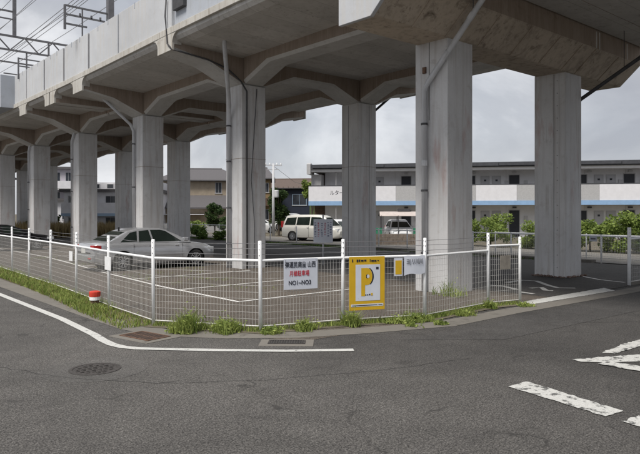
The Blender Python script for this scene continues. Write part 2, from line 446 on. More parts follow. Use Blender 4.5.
poly([(8.36, 4.30), (8.72, 4.15), (9.28, 3.87), (10.65, 3.08), (10.4, 2.93), (9.02, 3.61), (8.58, 3.89), (8.32, 4.17)], m_worn, road, "arrow_mark")
poly([(9.08, 4.22), (9.93, 4.29), (10.37, 4.27), (11.3, 4.13), (11.1, 3.97), (10.02, 4.05), (9.17, 4.08)], m_worn, road, "arrow_mark", .010)
poly([(8.60, 3.93), (8.66, 3.71), (8.67, 3.51), (8.78, 3.0), (8.55, 2.88), (8.40, 3.42), (8.37, 3.59), (8.38, 3.95)], m_worn, road, "arrow_mark", .013)
poly([(12.76, 7.80), (12.68, 7.44), (16.5, 7.33), (16.87, 7.79)], m_line, lot2, "threshold_line", .012)
for pts in ([(16.0, 10.2), (16.9, 10.3), (17.06, 9.89), (16.31, 9.11), (15.95, 8.61), (16.23, 8.27)],
            [(15.32, 9.06), (15.7, 8.95), (15.2, 8.54), (15.28, 8.38)], [(14.39, 8.8), (14.33, 8.38)],
            [(15.1, 10.16), (15.11, 9.69), (14.77, 9.1)]):
    mark(pts, .16, m_line, lot2, "painted_stroke", .012)
mark([(19.5, 9.8), (18.82, 8.81), (18.64, 8.0)], .1, m_lotline, lot2, "stall_line", .012)
mark([(8.0, 12.02), (8.05, 16), (8.45, 21), (8.9, 25), (9.4, 30), (9.6, 44)], .1, m_lotline, lot, "stall_line")
for s_ in (12.05, 14.95, 18.2, 21.0, 23.9, 26.8, 30.0, 33.0):
    mark([(8.0 + max(0, s_ - 16) * .1 + .06, s_), (12.6, s_ + .05)], .09, m_lotline, lot, "stall_line", .011)
for s_ in (18.5, 21.3, 24.1, 28.2, 31.0, 34.0):
    mark([(20.0, s_), (24.6, s_)], .1, m_lotline, lot2, "stall_line", .012)

# ------------------------------------------------------------------ viaduct
VX0, VX1 = 10.0, 22.35
NX, FX, CW = 12.71, 18.58, 1.05
BENTS = [18.93, 27.0, 34.95, 42.9, 50.9, 59.2, 67.2, 75.2]
def gz(y):
    y = max(y, 17.0)
    return -.022 * (min(y, 28) - 17) - .007 * (max(y, 28) - 28)
def grade(bm):
    for v in bm.verts: v.co.z += gz(v.co.y)
    return bm
via = thing("railway_viaduct", "long concrete railway viaduct on square grey columns spanning the car park", "viaduct", (16.17, 20, 0))
VO = Vector(via.location)
def vpart(name, bm, mat, parent=None, smooth=False):
    for v in bm.verts: v.co -= VO
    return obj(name, bm, mat, parent or via, smooth)
def column(x, y, top):
    bm = box(B(), x, x + CW, y, y + CW, -.05, top, .025)
    return vpart("column", bm, m_col)
colA = column(NX, 9.79, 6.43); colF = column(FX, 9.79, 6.43)
cols = {}
for y in BENTS:
    for x in (NX, FX): cols[(x, y)] = column(x, y, 6.70 + gz(y + .5))
# cross beams with haunches and brackets
H = [(VX0, 7.50), (11.35, 7.26), (NX - .02, 6.68), (NX + CW + .02, 6.68), (NX + CW + 1.4, 7.22), (FX - 1.4, 7.22), (FX - .02, 6.68),
     (FX + CW + .02, 6.68), (VX1 - 1.35, 7.26), (VX1, 7.50), (VX1, 7.99), (VX0, 7.99)]
for y in BENTS:
    vpart("cross_beam", grade(prism(B(), H, 'y', y + .03, y + 1.02, .07)), m_beam)
    for xa, xb in ((VX0 - .05, VX0 + .04), (VX1 - .04, VX1 + .05)):     # pale fascia of each bracket
        vpart("bracket_fascia", grade(box(B(), xa, xb, y, y + 1.05, 7.46, 8.02, .01)), m_ledge)
def fillet(x0, x1, y, s_, z=8.0, r=.34):
    pts = [(y, z + .01), (y, z - r)] + [(y + s_ * (r - r * math.cos(R(a))), z - r + r * math.sin(R(a))) for a in range(10, 90, 10)] + [(y + s_ * r, z + .01)]
    vpart("fascia_fillet", grade(prism(B(), pts, 'x', x0, x1)), m_ledge)
for y in BENTS[:5]:
    for s_, yy in ((-1, y + .004), (1, y + 1.046)): fillet(VX0 - .045, VX0 + .3, yy, s_)
for yy, s_ in ((30.49, -1), (31.86, 1)): fillet(VX0 - .045, VX0 + .3, yy, s_)
# longitudinal beams
ys = [10.4] + BENTS
for x in (NX, FX):
    for i, (a, b) in enumerate(zip(ys, ys[1:])):
        if abs(a - 27.0) < .1:      # expansion joint between the frames: two short cantilevers
            segs = [[(a + .98, 7.8), (a + .98, 6.69), (a + 2.5, 7.22), (31.1, 7.22), (31.1, 7.8)],
                    [(31.25, 7.8), (31.25, 7.22), (b - 1.45, 7.22), (b + .06, 6.69), (b + .06, 7.8)]]
        elif i == 0:
            segs = [[(a, 7.8), (a, 7.22), (b - 1.45, 7.22), (b + .06, 6.69), (b + .06, 7.8)]]
        else:
            segs = [[(a + .98, 7.8), (a + .98, 6.69), (a + 2.5, 7.22), (b - 1.45, 7.22), (b + .06, 6.69), (b + .06, 7.8)]]
        for sg in segs:
            vpart("longitudinal_beam", grade(prism(B(), sg, 'x', x + .05, x + CW - .05, .10)), m_beam)
# end beams at the joint
for ya, yb in ((30.5, 31.09), (31.26, 31.85), (62.4, 62.95), (63.15, 63.7)):
    vpart("end_beam", grade(prism(B(), [(VX0, 7.45), (VX1, 7.45), (VX1, 7.97), (VX0, 7.97)], 'y', ya, yb, .02)), m_beam)
    for xa, xb in ((VX0 - .05, VX0 + .04), (VX1 - .04, VX1 + .05)):
        vpart("bracket_fascia", grade(box(B(), xa, xb, ya - .01, yb + .01, 7.42, 8.02, .01)), m_ledge)
SL = [(VX0 + .03, 7.97), (VX0 + .12, 7.86), (VX0 + .4, 7.79), (NX, 7.70), (FX + CW, 7.70), (VX1 - .4, 7.79), (VX1 - .12, 7.86), (VX1 - .03, 7.97), (VX1 - .03, 8.19), (VX0 + .03, 8.19)]
for ya, yb in ((10.0, 31.12), (31.23, 63.0), (63.1, 96)):
    vpart("deck_slab", grade(prism(B(), SL, 'y', ya, yb)), m_slab)
# edge ledge in lengths, parapet panels
for side in (0, 1):
    xo = VX0 - .06 if side == 0 else VX1 - .14
    y = 10.6
    while y < 95:
        L = min(4.6, 31.12 - y) if y < 31.1 else 4.6
        if L < .5: y = 31.22; continue
        vpart("edge_ledge", grade(box(B(), xo, xo + .2, y, y + L - .015, 8.015, 8.235, .012)), m_ledge)
        y += L
    y = 19.05 if side == 0 else 10.6
    xp = VX0 if side == 0 else VX1 - .16
    k = 0
    while y < 95:
        gap = .20 if side == 0 and 20.3 + .1 < y < 33 else .02
        y2 = {0: 23.3, 1: 26.35, 2: 29.35, 3: 32.1, 4: 35.0, 5: 37.0}.get(k, y + 3.0) if side == 0 else y + 3.0
        vpart("parapet_panel", grade(box(B(), xp, xp + .15, y + gap / 2, y2 - gap / 2, 8.237, 9.80, .012)), m_wall)
        if side == 0 and gap > .1:
            vpart("joint_post", grade(box(B(), xp + .03, xp + .13, y2 - .11, y2 + .11, 8.237, 9.74)), m_steel)
        if side == 0 and y < 36:
            for q in (1 / 3, 2 / 3):
                ym = y + (y2 - y) * q
                vpart("parapet_bolt_plate", grade(box(B(), xp - .012, xp + .01, ym - .02, ym + .02, 9.62, 9.82)), m_bay)
        y = y2; k += 1
# refuge bay standing proud of the parapet, and the set-back grey parapet nearer the road
vpart("refuge_bay", grade(box(B(), 9.28, 10.02, 37.05, 41.5, 8.03, 9.80, .015)), m_bay)
vpart("refuge_bay", grade(box(B(), 10.12, 10.27, 11.0, 19.1, 8.237, 9.80, .012)), m_bay)
vpart("inspection_box", grade(box(B(), 9.98, 10.3, 18.25, 18.95, 8.75, 9.7, .015)), m_pipedark)
# pier cap with corbel carrying the span over the road
CAP = [(9.74, 6.40), (10.78, 6.40), (10.78, 8.16), (9.04, 8.16), (9.04, 7.05)]
vpart("pier_cap", prism(B(), [(a, b) for a, b in CAP], 'x', VX0 + .02, VX1 - .02, .02), m_cap)
vpart("cap_fascia", prism(B(), [(9.76, 6.37), (10.80, 6.37), (10.80, 8.2), (9.02, 8.2), (9.02, 7.03)], 'x', VX0 - .06, VX0 + .05, .01), m_wall)
for x in (11.3, 12.55, 13.9, 15.4, 16.9, 18.2, 19.05, 20.6):                 # shutter seams standing proud of the slope
    vpart("shutter_seam", prism(B(), [(9.75, 6.395), (9.05, 7.048), (9.035, 7.03), (9.735, 6.378)], 'x', x, x + .035), m_cap)
for x in (19.05, 19.25, 21.2):
    vpart("drip_streak_rib", box(B(), x, x + .05, 9.028, 9.045, 7.07, 7.58), m_slab)
# span over the road
vpart("road_span", prism(B(), [(VX0, 7.62), (VX1, 7.62), (VX1, 8.6), (VX0, 8.6)], 'y', -22, 9.0, .02), m_slab)
for k in range(9):
    y = 8.0 - k * 2.6
    vpart("soffit_board_line", box(B(), VX0 + .5, VX1 - .5, y, y + .03, 7.606, 7.63), m_beam)
vpart("road_span_parapet", box(B(), VX0, VX0 + .16, -22, 9.0, 8.602, 9.9, .012), m_wall)

def pipe(name, pts, r, mat, clamps=(), label=None):
    o = vpart(name, tube(B(), pts, r, 10), mat, None, True)
    for c in clamps:
        vpart("clamp", tube(B(), [Vector(c) + Vector((0, 0, -.025)), Vector(c) + Vector((0, 0, .025))], r * 1.22, 10), m_pipedark, o)
    if label: o["label"] = label
    return o
def joints(pts, r, o):
    for c in pts:
        vpart("pipe_joint", tube(B(), [Vector(c) + Vector((0, 0, -.07)), Vector(c) + Vector((0, 0, .07))], r * 1.12, 10), m_pvc, o)
o = pipe("drain_pipe", [(11.15, 17.6, 7.85), (11.2, 17.7, 7.55), (12.45, 19.35, 5.9), (12.60, 19.62, 5.5), (12.60, 19.62, -.02)], .075, m_pvc,
         [(12.60, 19.62, z) for z in (.9, 2.2, 3.9, 5.2)])
o2 = pipe("drain_pipe", [(12.60, 8.1, 7.65), (12.60, 8.35, 7.4), (12.60, 10.3, 5.38), (12.60, 10.44, 5.15), (12.60, 10.44, -.02)], .072, m_pvc,
          [(12.60, 10.44, z) for z in (1.0, 2.6, 4.3)])
joints([(12.60, 10.44, 3.3)], .072, o2)
for y, z in ((9.75, 5.95), (9.0, 6.73)):
    c = Vector((12.6, y, z)); d = Vector((0, -.72, .72)) * .09
    vpart("pipe_joint", tube(B(), [c - d, c + d], .082, 10), m_pvc, o2)
vpart("hanger_rod", tube(B(), [(12.6, 8.95, 6.78), (12.6, 8.95, 7.3)], .012, 6), m_pipedark, o2)
pipe("drain_pipe", [(10.9, 27.6, 7.3), (12.45, 27.72, 6.1), (12.61, 27.72, 5.8), (12.61, 27.72, -.02)], .065, m_pvc, [(12.61, 27.72, z) for z in (1.2, 3.2, 5.2)])
pipe("drain_pipe", [(12.6, 35.3, 6.5), (12.62, 35.8, 6.0), (12.62, 35.8, -.02)], .055, m_pvc, [(12.62, 35.8, z) for z in (1.2, 3.2, 5.0)])
pipe("drain_pipe", [(12.6, 43.3, 6.5), (12.62, 43.7, 6.0), (12.62, 43.7, -.02)], .055, m_pvc, [(12.62, 43.7, z) for z in (2.2, 4.0)])
pipe("drain_pipe", [(19.80, 7.3, 7.62), (19.75, 8.0, 6.72), (19.74, 9.86, 5.70), (19.74, 10.2, 5.4), (19.74, 10.2, -.02)], .06, m_pipedark)
vpart("hanger_rod", tube(B(), [(19.76, 8.5, 6.44), (19.76, 8.5, 7.62)], .012, 6), m_pipedark)
pipe("drain_pipe", [(21.2, 19.3, 7.4), (19.75, 19.4, 6.3), (19.72, 19.4, 5.9), (19.72, 19.4, -.02)], .055, m_pipedark)
pipe("conduit", [(9.93, 19.3, 9.2), (9.92, 19.35, 8.6), (9.92, 19.2, 7.66), (9.95, 18.96, 7.44), (11.3, 18.93, 7.30), (12.1, 18.92, 7.1), (12.66, 18.9, 6.72), (12.9, 18.89, 6.4), (12.92, 18.9, -.02)], .028, m_pipedark)
pipe("conduit", [(13.35, 18.91, 6.55), (13.1, 18.9, 3.2), (13.25, 18.9, 1.5), (13.22, 18.9, -.02)], .012, m_pipedark)
# steel angle strips with bolts on the far column, joint lines on the others
def strip(colm, x0, x1, y0, y1, z0, z1, name="cover_strip", mat=None):
    return vpart(name, box(B(), x0, x1, y0, y1, z0, z1, .004), mat or m_col, colm)
st = strip(colF, FX - .014, FX + .02, 9.98, 10.10, .02, 6.38)
for k in range(16):
    vpart("bolt", box(B(), FX - .024, FX - .01, 10.035, 10.055, .3 + k * .39, .322 + k * .39), m_pipedark, colF)
strip(colF, FX - .008, FX + .02, 10.16, 10.172, .02, 6.38, "joint_line", m_pipedark)
strip(colA, NX - .008, NX + .02, 10.36, 10.375, 4.4, 6.4, "joint_line", m_pipedark)
vpart("junction_box", box(B(), NX - .05, NX + .01, 10.46, 10.56, 5.62, 5.78), m_rust, colA)
for y in (19.35,):
    g = cols[(FX, 18.93)]
    strip(g, FX - .008, FX + .02, 19.55, 19.565, .02, 6.6, "joint_line", m_pipedark)
    strip(g, FX + .62, FX + .635, 18.922, 18.95, .02, 6.6, "joint_line", m_pipedark)
for (x, y), c in cols.items():
    z = 3.9 + random.random() * .3
    bm = box(B(), x - .006, x + CW + .006, y - .006, y + CW + .006, z, z + .015)
    vpart("construction_joint", bm, m_beam, c)
# broken mortar round the foot of the column at the entrance
bm = B()
for k in range(60):
    t = random.random(); sd = random.choice((0, 1))
    if sd == 0: px, py = FX - .06 - random.random() * .07, 9.75 + t * 1.1
    else: px, py = FX - .05 + t * 1.15, 9.73 - random.random() * .08
    r = .02 + random.random() * .045
    mt = Matrix.Translation((px, py, r * .55)) @ Matrix.Rotation(random.random() * 6, 4, 'Z') @ Matrix.Diagonal((1, .7 + random.random() * .5, .7, 1))
    bmesh.ops.create_icosphere(bm, subdivisions=1, radius=r, matrix=mt)
mo = obj("broken_mortar", bm, M("mortar_rubble", (.17, .12, .10), .9, .5, 14))
tag(mo, "crumbled brown mortar around the foot of the column by the car park entrance", "rubble"); mo["kind"] = "stuff"

# ------------------------------------------------------------------ overhead line
def strut(bm, a, b_, w=.09):
    a = Vector(a); b_ = Vector(b_); d = (b_ - a)
    L = d.length; q = d.to_track_quat('Z', 'Y').to_matrix().to_4x4()
    mt = Matrix.Translation((a + b_) / 2) @ q @ Matrix.Diagonal((w, w, L, 1))
    bmesh.ops.create_cube(bm, size=1, matrix=mt); return bm
ZD = 8.0
def gantry(y, xl, xr, zb, zt, label, extra):
    t = thing("catenary_gantry", label, "gantry", ((xl + xr) / 2, y, ZD + gz(y)))
    o0 = Vector(t.location)
    def pp(name, segs, w):
        bm = B()
        for a, b_ in segs: strut(bm, Vector(a) - o0, Vector(b_) - o0, w)
        return obj(name, bm, m_steel, t)
    pp("mast", [((xl, y, ZD), (xl, y, zt + 3.2))], .24)
    pp("mast", [((xr, y, ZD), (xr, y, zt + 1))], .24)
    pp("top_chord", [((xl, y, zt), (xr, y, zt))], .12)
    pp("bottom_chord", [((xl, y, zb), (xr, y, zb))], .11)
    n = 6
    seg = []
    for k in range(n):
        a = xl + (xr - xl) * k / n; b_ = xl + (xr - xl) * (k + 1) / n; m_ = (a + b_) / 2
        seg += [((a, y, zt), (m_, y, zb)), ((m_, y, zb), (b_, y, zt))]
    pp("lattice", seg, .07)
    for nm, s2, w in extra: pp(nm, s2, w)
    return t
yg = 44.0
gantry(yg, 10.7, 21.4, 12.55, 13.45, "dark steel gantry with a lattice beam across the tracks at upper left", [
    ("upright", [((11.85, yg, 13.45), (11.85, yg, 17.5))], .2),
    ("feeder_arm", [((9.4, yg, 15.05), (11.85, yg, 15.05))], .1), ("feeder_arm", [((9.4, yg, 14.55), (11.85, yg, 14.55))], .08),
    ("hanger", [((12.6, yg, 12.55), (12.6, yg, 11.4))], .08), ("hanger", [((14.0, yg, 13.45), (14.0, yg, 11.9))], .1),
    ("cross_arm", [((10.8, yg, 11.75), (14.2, yg, 11.75))], .09), ("cross_arm", [((11.2, yg, 11.0), (13.6, yg, 11.0))], .07)])
yg2 = 27.6
t = thing("trackside_mast", "dark steel mast with ladder-like side arms behind the white parapet", "mast", (11.45, yg2, ZD + gz(yg2)))
def mp_(name, a, b_, w):
    o0 = Vector(t.location); obj(name, strut(B(), Vector(a) - o0, Vector(b_) - o0, w), m_steel, t)
mp_("mast", (11.45, yg2, ZD - .1), (11.45, yg2, 15), .26)
mp_("upright", (9.45, yg2, 9.9), (9.45, yg2, 10.95), .09)
for z, xe in ((10.93, 11.45), (10.55, 11.2), (10.15, 10.4)): mp_("side_arm", (9.45, yg2, z), (xe, yg2, z), .07)
mp_("brace", (10.2, yg2, 9.7), (10.2, yg2, 10.9), .05)
for x in (10.1, 10.6, 11.0): mp_("insulator", (x, yg2, 10.55), (x, yg2, 10.7), .07)
tt = thing("trackside_mast", "small steel frame low behind the parapet near the refuge bay", "mast", (10.6, 36.2, ZD + gz(36)))
def mq(name, a, b_, w):
    o0 = Vector(tt.location); obj(name, strut(B(), Vector(a) - o0, Vector(b_) - o0, w), m_steel, tt)
mq("upright", (9.95, 36.2, 9.2), (9.95, 36.2, 10.35), .07); mq("upright", (11.3, 36.2, 7.8), (11.3, 36.2, 10.4), .09)
for z in (10.3, 9.9): mq("side_arm", (9.95, 36.2, z), (11.3, 36.2, z), .06)
for i, (x, z) in enumerate(((9.8, 14.95), (10.4, 14.6), (10.9, 14.2), (12.2, 15.6), (13.2, 13.1), (14.0, 12.2), (18.8, 12.4), (10.7, 12.0), (11.3, 12.5), (11.9, 12.9), (12.4, 13.6))):
    bm = B(); pts = []
    for k in range(41):
        y = -10 + k * 3.0; u = ((y - 27) % 45) / 45
        pts.append((x + .15 * math.sin(k * .3 + i), y, z - 1.2 * 4 * u * (1 - u) * .35))
    tube(bm, pts, .016, 5)
    w = obj("overhead_wire", bm, m_thinw)
    tag(w, "thin overhead railway wire running along the tracks against the sky", "wire", "overhead wires above the tracks")

# ------------------------------------------------------------------ fences
PH, RH = 1.56, 1.22
def fence_bay(t, o0, a, b_, zr=RH, zb=.10, step=.06, rows=.115, strands=(1.32, 1.42, 1.51), rail=True, bar=.0018):
    a = Vector(a); b_ = Vector(b_); d = b_ - a; L = d.length; u = d / L; n = Vector((-u.y, u.x))
    def P(s, z, off=0): q = a + u * s + n * off; return Vector((q.x - o0.x, q.y - o0.y, z))
    if rail:
        obj("top_rail", tube(B(), [P(0, zr), P(L, zr)], .024, 8), m_white, t)
        obj("bottom_rail", tube(B(), [P(.04, zb), P(L - .04, zb)], .011, 6), m_wire, t)
    V = []; F = []
    def wirebox(p, q, h1, h2):
        k = len(V)
        for e in (p, q):
            for o_ in (-h1, h1, h2, -h2)[:0]: pass
            V.extend([e - h1 - h2, e + h1 - h2, e + h1 + h2, e - h1 + h2])
        for i in range(4): F.append((k + i, k + (i + 1) % 4, k + 4 + (i + 1) % 4, k + 4 + i))
    U3 = Vector((u.x, u.y, 0)); N3 = Vector((n.x, n.y, 0)); Z3 = Vector((0, 0, 1))
    s = step
    while s < L - .03:
        jit = random.uniform(-.003, .003)
        wirebox(P(s + jit, zb), P(s - jit, zr), U3 * bar, N3 * bar); s += step
    z = zb + rows
    while z < zr - .02:
        wirebox(P(.03, z, .004), P(L - .03, z, .004), Z3 * bar, N3 * bar); z += rows
    o = mesh_np("mesh_panel", [tuple(v) for v in V], F, m_wire, t); o["kind"] = "stuff"
    for z in strands:
        sag = random.uniform(.0, .02)
        obj("wire_strand", tube(B(), [P(0, z), P(L / 2, z - sag), P(L, z)], .004, 4, False), m_thinw, t)
def post(t, o0, p, h=PH, r=.031, lean=0.0):
    x, y = p[0] - o0.x, p[1] - o0.y
    bm = tube(B(), [(x, y, -.05), (x + lean, y + lean * .3, h - .01), (x + lean, y + lean * .3, h)], [r, r, r * .7], 12)
    o = obj("post", bm, m_white, t, True)
    for z in (h - .06, h - .15, h - .25):
        obj("bolt", box(B(), x - .72 * r - .005 + lean, x - .72 * r + .006 + lean, y - .72 * r - .005, y - .72 * r + .006, z - .008, z + .008), m_thinw, o)
fence = thing("mesh_fence", "white wire mesh fence with round posts around the car park corner", "fence", (5.18, 10.55, 0))
o0 = Vector(fence.location)
allp = [(8.2, 61.7), (8.08, 59.4), (7.95, 57.1), (7.83, 54.8), (7.7, 52.5), (7.6, 50.2), (7.48, 48.0), (7.35, 45.6), (7.22, 43.3), (7.1, 41), (6.98, 38.7)] + FENCE
hs = {(12.56, 7.68): 1.50, (11.65, 7.89): 1.60}
for i, p in enumerate(allp): post(fence, o0, p, hs.get(p, PH), .032, random.uniform(-.03, .015))
for a, b_ in zip(allp, allp[1:]):
    frame_bay = a == (11.65, 7.89)
    fence_bay(fence, o0, a, b_, step=.06 if a[1] < 25 else .1, zr=1.32 if frame_bay else RH, strands=() if frame_bay else (1.32, 1.42, 1.51))
rf = thing("mesh_fence", "white wire mesh fence right of the car park entrance", "fence", (18.08, 7.64, 0))
o0 = Vector(rf.location)
rp = [(18.08, 7.64), (20.3, 7.6), (22.5, 7.56), (24.8, 7.5)]
for p in rp: post(rf, o0, p, 1.62, .05)
for a, b_ in zip(rp, rp[1:]): fence_bay(rf, o0, a, b_, zr=1.3, strands=())
bm = B(); box(bm, 0.02, 6.8, -.06, .06, -.02, .09, .01); ob = obj("base_kerb", bm, m_gutter, rf)
ff = thing("pipe_fence", "low white pipe and mesh fence along the far side of the car park", "fence", (25.1, 20, 0))
o0 = Vector(ff.location)
pts = [(25.1, 7.6 + 2.05 * k) for k in range(10)]
for seg in (pts, [(25.1, 36.3 + 2.05 * k) for k in range(12)]):
    for p in seg: post(ff, o0, p, 1.14, .035)
    for a, b_ in zip(seg, seg[1:]):
        fence_bay(ff, o0, a, b_, zr=1.08, zb=.2, step=.1, rows=.14, strands=())
        if a[1] > 36: obj("mid_rail", tube(B(), [(0, a[1] - o0.y, .62), (0, b_[1] - o0.y, .62)], .02, 6), m_white, ff)
for p in ((25.1, 29.0), (25.1, 31.2), (25.1, 34.0)): post(ff, o0, p, 1.14, .035)
# bench-mark: taller second row of the far fence beside the entrance column
hp = thing("pipe_fence", "short run of white fence posts behind the entrance column", "fence", (26.9, 13, 0))
o0 = Vector(hp.location)
pts = [(26.9, 8.6 + 2.3 * k) for k in range(5)]
for p in pts: post(hp, o0, p, 1.1, .03)
for a, b_ in zip(pts, pts[1:]): fence_bay(hp, o0, a, b_, zr=1.05, zb=.15, step=.12, rows=.15, strands=())

# ------------------------------------------------------------------ signs
def on_fence(a, b_, frac, off=-.05):
    a = Vector(a); b_ = Vector(b_); d = b_ - a; u = d.normalized(); n = Vector((u.y, -u.x))
    p = a + d * frac + n * .045
    return (p.x, p.y, 0), math.atan2(u.y, u.x)
def panel(t, name, w, z0, z1, mat, y=0.0, th=.008, x0=None):
    x0 = -w / 2 if x0 is None else x0
    return obj(name, box(B(), x0, x0 + w, y - th, y, z0, z1, .002), mat, t)
# 1 white notice with black and red writing
loc, rz = on_fence((6.29, 8.79), (7.80, 8.36), .46)
t = thing("notice_board", "white rectangular sign with black and red writing tied to the fence", "sign", loc, rz)
panel(t, "board", .645, .70, 1.235, m_signw)
text("lettering", "弾運民商産 山西", .115, m_ink, t, (-.01, -.0125, 1.125), sx=.70, bold=.001)
text("lettering", "月極駐車場", .105, m_inkred, t, (-.03, -.0125, .975), sx=.72, bold=.0006)
text("lettering", "NO1~NO3", .105, m_ink, t, (-.02, -.0125, .815), sx=.86, bold=.0015)
for x in (-.29, .29): obj("screw", lathe(B(), [(.008, 0), (.008, .004)], 8, (x, -.012, 1.205), 'y'), m_thinw, t)
# 2 yellow parking sign
loc, rz = on_fence((7.80, 8.36), (9.34, 7.73), .275)
t = thing("parking_sign", "yellow parking sign with a big yellow P on pale ground", "sign", loc, rz)
panel(t, "board", .70, .26, 1.235, m_yellow, th=.012)
panel(t, "pale_field", .485, .43, 1.09, m_signw, y=-.0125, th=.003, x0=-.23)
panel(t, "pale_strip", .64, .325, .372, m_signw, y=-.0125, th=.003, x0=-.32)
bm = B()
cx_, cz_, rx_, rz_ = .0, .872, .098, .155
arc = [(cx_ + rx_ * math.cos(a), cz_ + rz_ * math.sin(a)) for a in [R(-90 + 15 * k) for k in range(13)]]
prism(bm, [(-.12, .517), (-.045, .517), (-.045, .717)] + arc + [(-.12, 1.027)], 'y', -.0185, -.0157)
obj("letter_p", bm, m_yellow, t)
bm = B()
a1 = [(cx_ + .128 * math.cos(a), cz_ + .165 * math.sin(a)) for a in [R(-62 + 10 * k) for k in range(14)]]
a2 = [(cx_ + .101 * math.cos(a), cz_ + .157 * math.sin(a)) for a in [R(68 - 10 * k) for k in range(14)]]
prism(bm, a1 + a2, 'y', -.0183, -.0158); obj("letter_shadow", bm, m_ink, t)
obj("letter_hole", lathe(B(), [(.034, -.0205), (.034, -.0188)], 16, (.008, 0, .875), 'y'), m_signw, t)
obj("letter_hole_shadow", prism(B(), [(.0, .925), (-.025, .895), (-.025, .855), (.0, .825), (-.012, .875)], 'y', -.0225, -.0208), m_ink, t)
for (x, z, w, h, mt) in ((-.30, 1.165, .02, .05, m_ink), (-.21, 1.162, .03, .045, m_ink), (-.17, 1.165, .03, .04, m_ink), (-.125, 1.162, .05, .03, m_ink), (-.06, 1.165, .04, .03, m_ink),
                         (.05, 1.165, .012, .05, m_ink), (.08, 1.155, .05, .03, m_ink), (.14, 1.155, .04, .03, m_ink), (.20, 1.16, .03, .012, m_ink),
                         (.175, 1.02, .05, .045, m_ink), (-.05, .535, .03, .02, m_ink), (-.01, .535, .03, .02, m_ink), (.035, .54, .025, .03, m_ink), (.075, .545, .03, .045, m_yellow),
                         (-.30, .348, .5, .012, m_ink), (.22, .350, .08, .012, m_ink)):
    obj("small_print", box(B(), x, x + w, -.0195 if mt is m_yellow else -.0175, -.0128, z - h / 2, z + h / 2), mt, t)
# 3 small yellow plate, 4 curled white banner
loc, rz = on_fence((7.80, 8.36), (9.34, 7.73), .655)
t = thing("notice_plate", "small yellow plate in a pale frame beside the parking sign", "sign", loc, rz)
panel(t, "frame", .17, .86, 1.19, m_signw); panel(t, "face", .13, .89, 1.15, m_yellow, y=-.0085, th=.003)
loc, rz = on_fence((7.80, 8.36), (9.34, 7.73), .85)
t = thing("banner", "curling white banner with black characters next to the fence post", "banner", loc, rz)
bm = B(); N = 12; g = []
for i in range(N + 1):
    f_ = i / N; x = -.21 + .44 * f_
    lo = .86 + .05 * f_ + .02 * math.sin(f_ * 6); hi = 1.225 + .012 * math.sin(f_ * 9)
    yy = -.012 - .006 * math.sin(f_ * 5)
    g.append([bm.verts.new((x, yy - .004 * math.sin(k / 4 * 2.5) * f_, lo + (hi - lo) * k / 4)) for k in range(5)])
for i in range(N):
    for k in range(4): bm.faces.new((g[i][k], g[i + 1][k], g[i + 1][k + 1], g[i][k + 1]))
bo = obj("sheet", bm, m_signw, t); sm_ = bo.modifiers.new("t", 'SOLIDIFY'); sm_.thickness = .004
text("lettering", "ヨ)リ川川", .115, m_ink, t, (.0, -.028, 1.12), sx=.72, bold=.0006)
# 5 grey plate near the entrance
loc, rz = on_fence((11.65, 7.89), (12.56, 7.68), .48)
t = thing("notice_plate", "blank grey-brown plate on the last fence bay by the entrance", "sign", loc, rz)
panel(t, "face", .30, .80, 1.10, M("weathered_plate", (.24, .22, .19), .7, .2, 7))
for pa, pb, fr, w, z0, z1, lb in (((5.31, 12.84), (5.18, 10.55), .02, .36, .84, 1.12, "small white square plate on the fence in front of the silver car wheel"),
                          ((5.58, 15.5), (5.31, 12.84), -.12, .32, .84, 1.08, "small white square plate on the fence left of the silver car"),
                          ((5.87, 20.27), (5.76, 17.95), .1, .16, .9, 1.15, "small pale plate on the fence below the black car")):
    loc, rz = on_fence(pa, pb, fr)
    t = thing("notice_plate", lb, "sign", loc, rz); panel(t, "face", w, z0, z1, m_white)
t = thing("notice_plate", "tiny white notice on the far fence right of the entrance column", "sign", (25.04, 12.0, 0), R(-90))
panel(t, "face", .3, .86, 1.08, m_signw); panel(t, "print", .2, .94, 1.0, m_thinw, y=-.0085, th=.002)
# notice board on a pole inside the lot
t = thing("standing_notice", "white notice board on a thin steel pole in the middle of the car park", "sign", (15.95, 18.2, 0), -HEAD + R(4))
obj("pole", tube(B(), [(0, 0, -.03), (0, 0, 1.95)], .035, 10), m_pvc, t, True)
panel(t, "board", .74, .86, 1.78, m_signw, y=-.04, th=.015)
m_faint = M("faded_print", (.20, .22, .30), .6, .2, 20); m_faintr = M("faded_red_print", (.42, .16, .20), .6, .2, 20)
for i, (x, mt) in enumerate(((-.30, m_faint), (-.18, m_faintr), (-.05, m_faint), (.07, m_faintr), (.19, m_faint), (.29, m_faint))):
    z = 1.70 - random.random() * .08
    while z > .95 + random.random() * .25:
        hh = random.uniform(.03, .07)
        obj("character_mark", box(B(), x - random.uniform(.015, .04), x + random.uniform(.015, .04), -.0585, -.0555, z - hh, z), mt, t)
        z -= hh + random.uniform(.02, .06)
# red and white marker stub
t = thing("marker_post", "short red and white banded marker stub in the grass by the fence", "post", (5.2, 13.35, 0))
obj("base", lathe(B(), [(.09, -.03), (.09, .17)], 16), m_rust, t)
obj("band", lathe(B(), [(.112, .17), (.112, .24)], 16), m_white, t)
obj("cap", lathe(B(), [(.114, .242), (.118, .30), (.118, .345), (.09, .36)], 16), M("marker_red", (.55, .05, .03), .5, .2, 12), t)

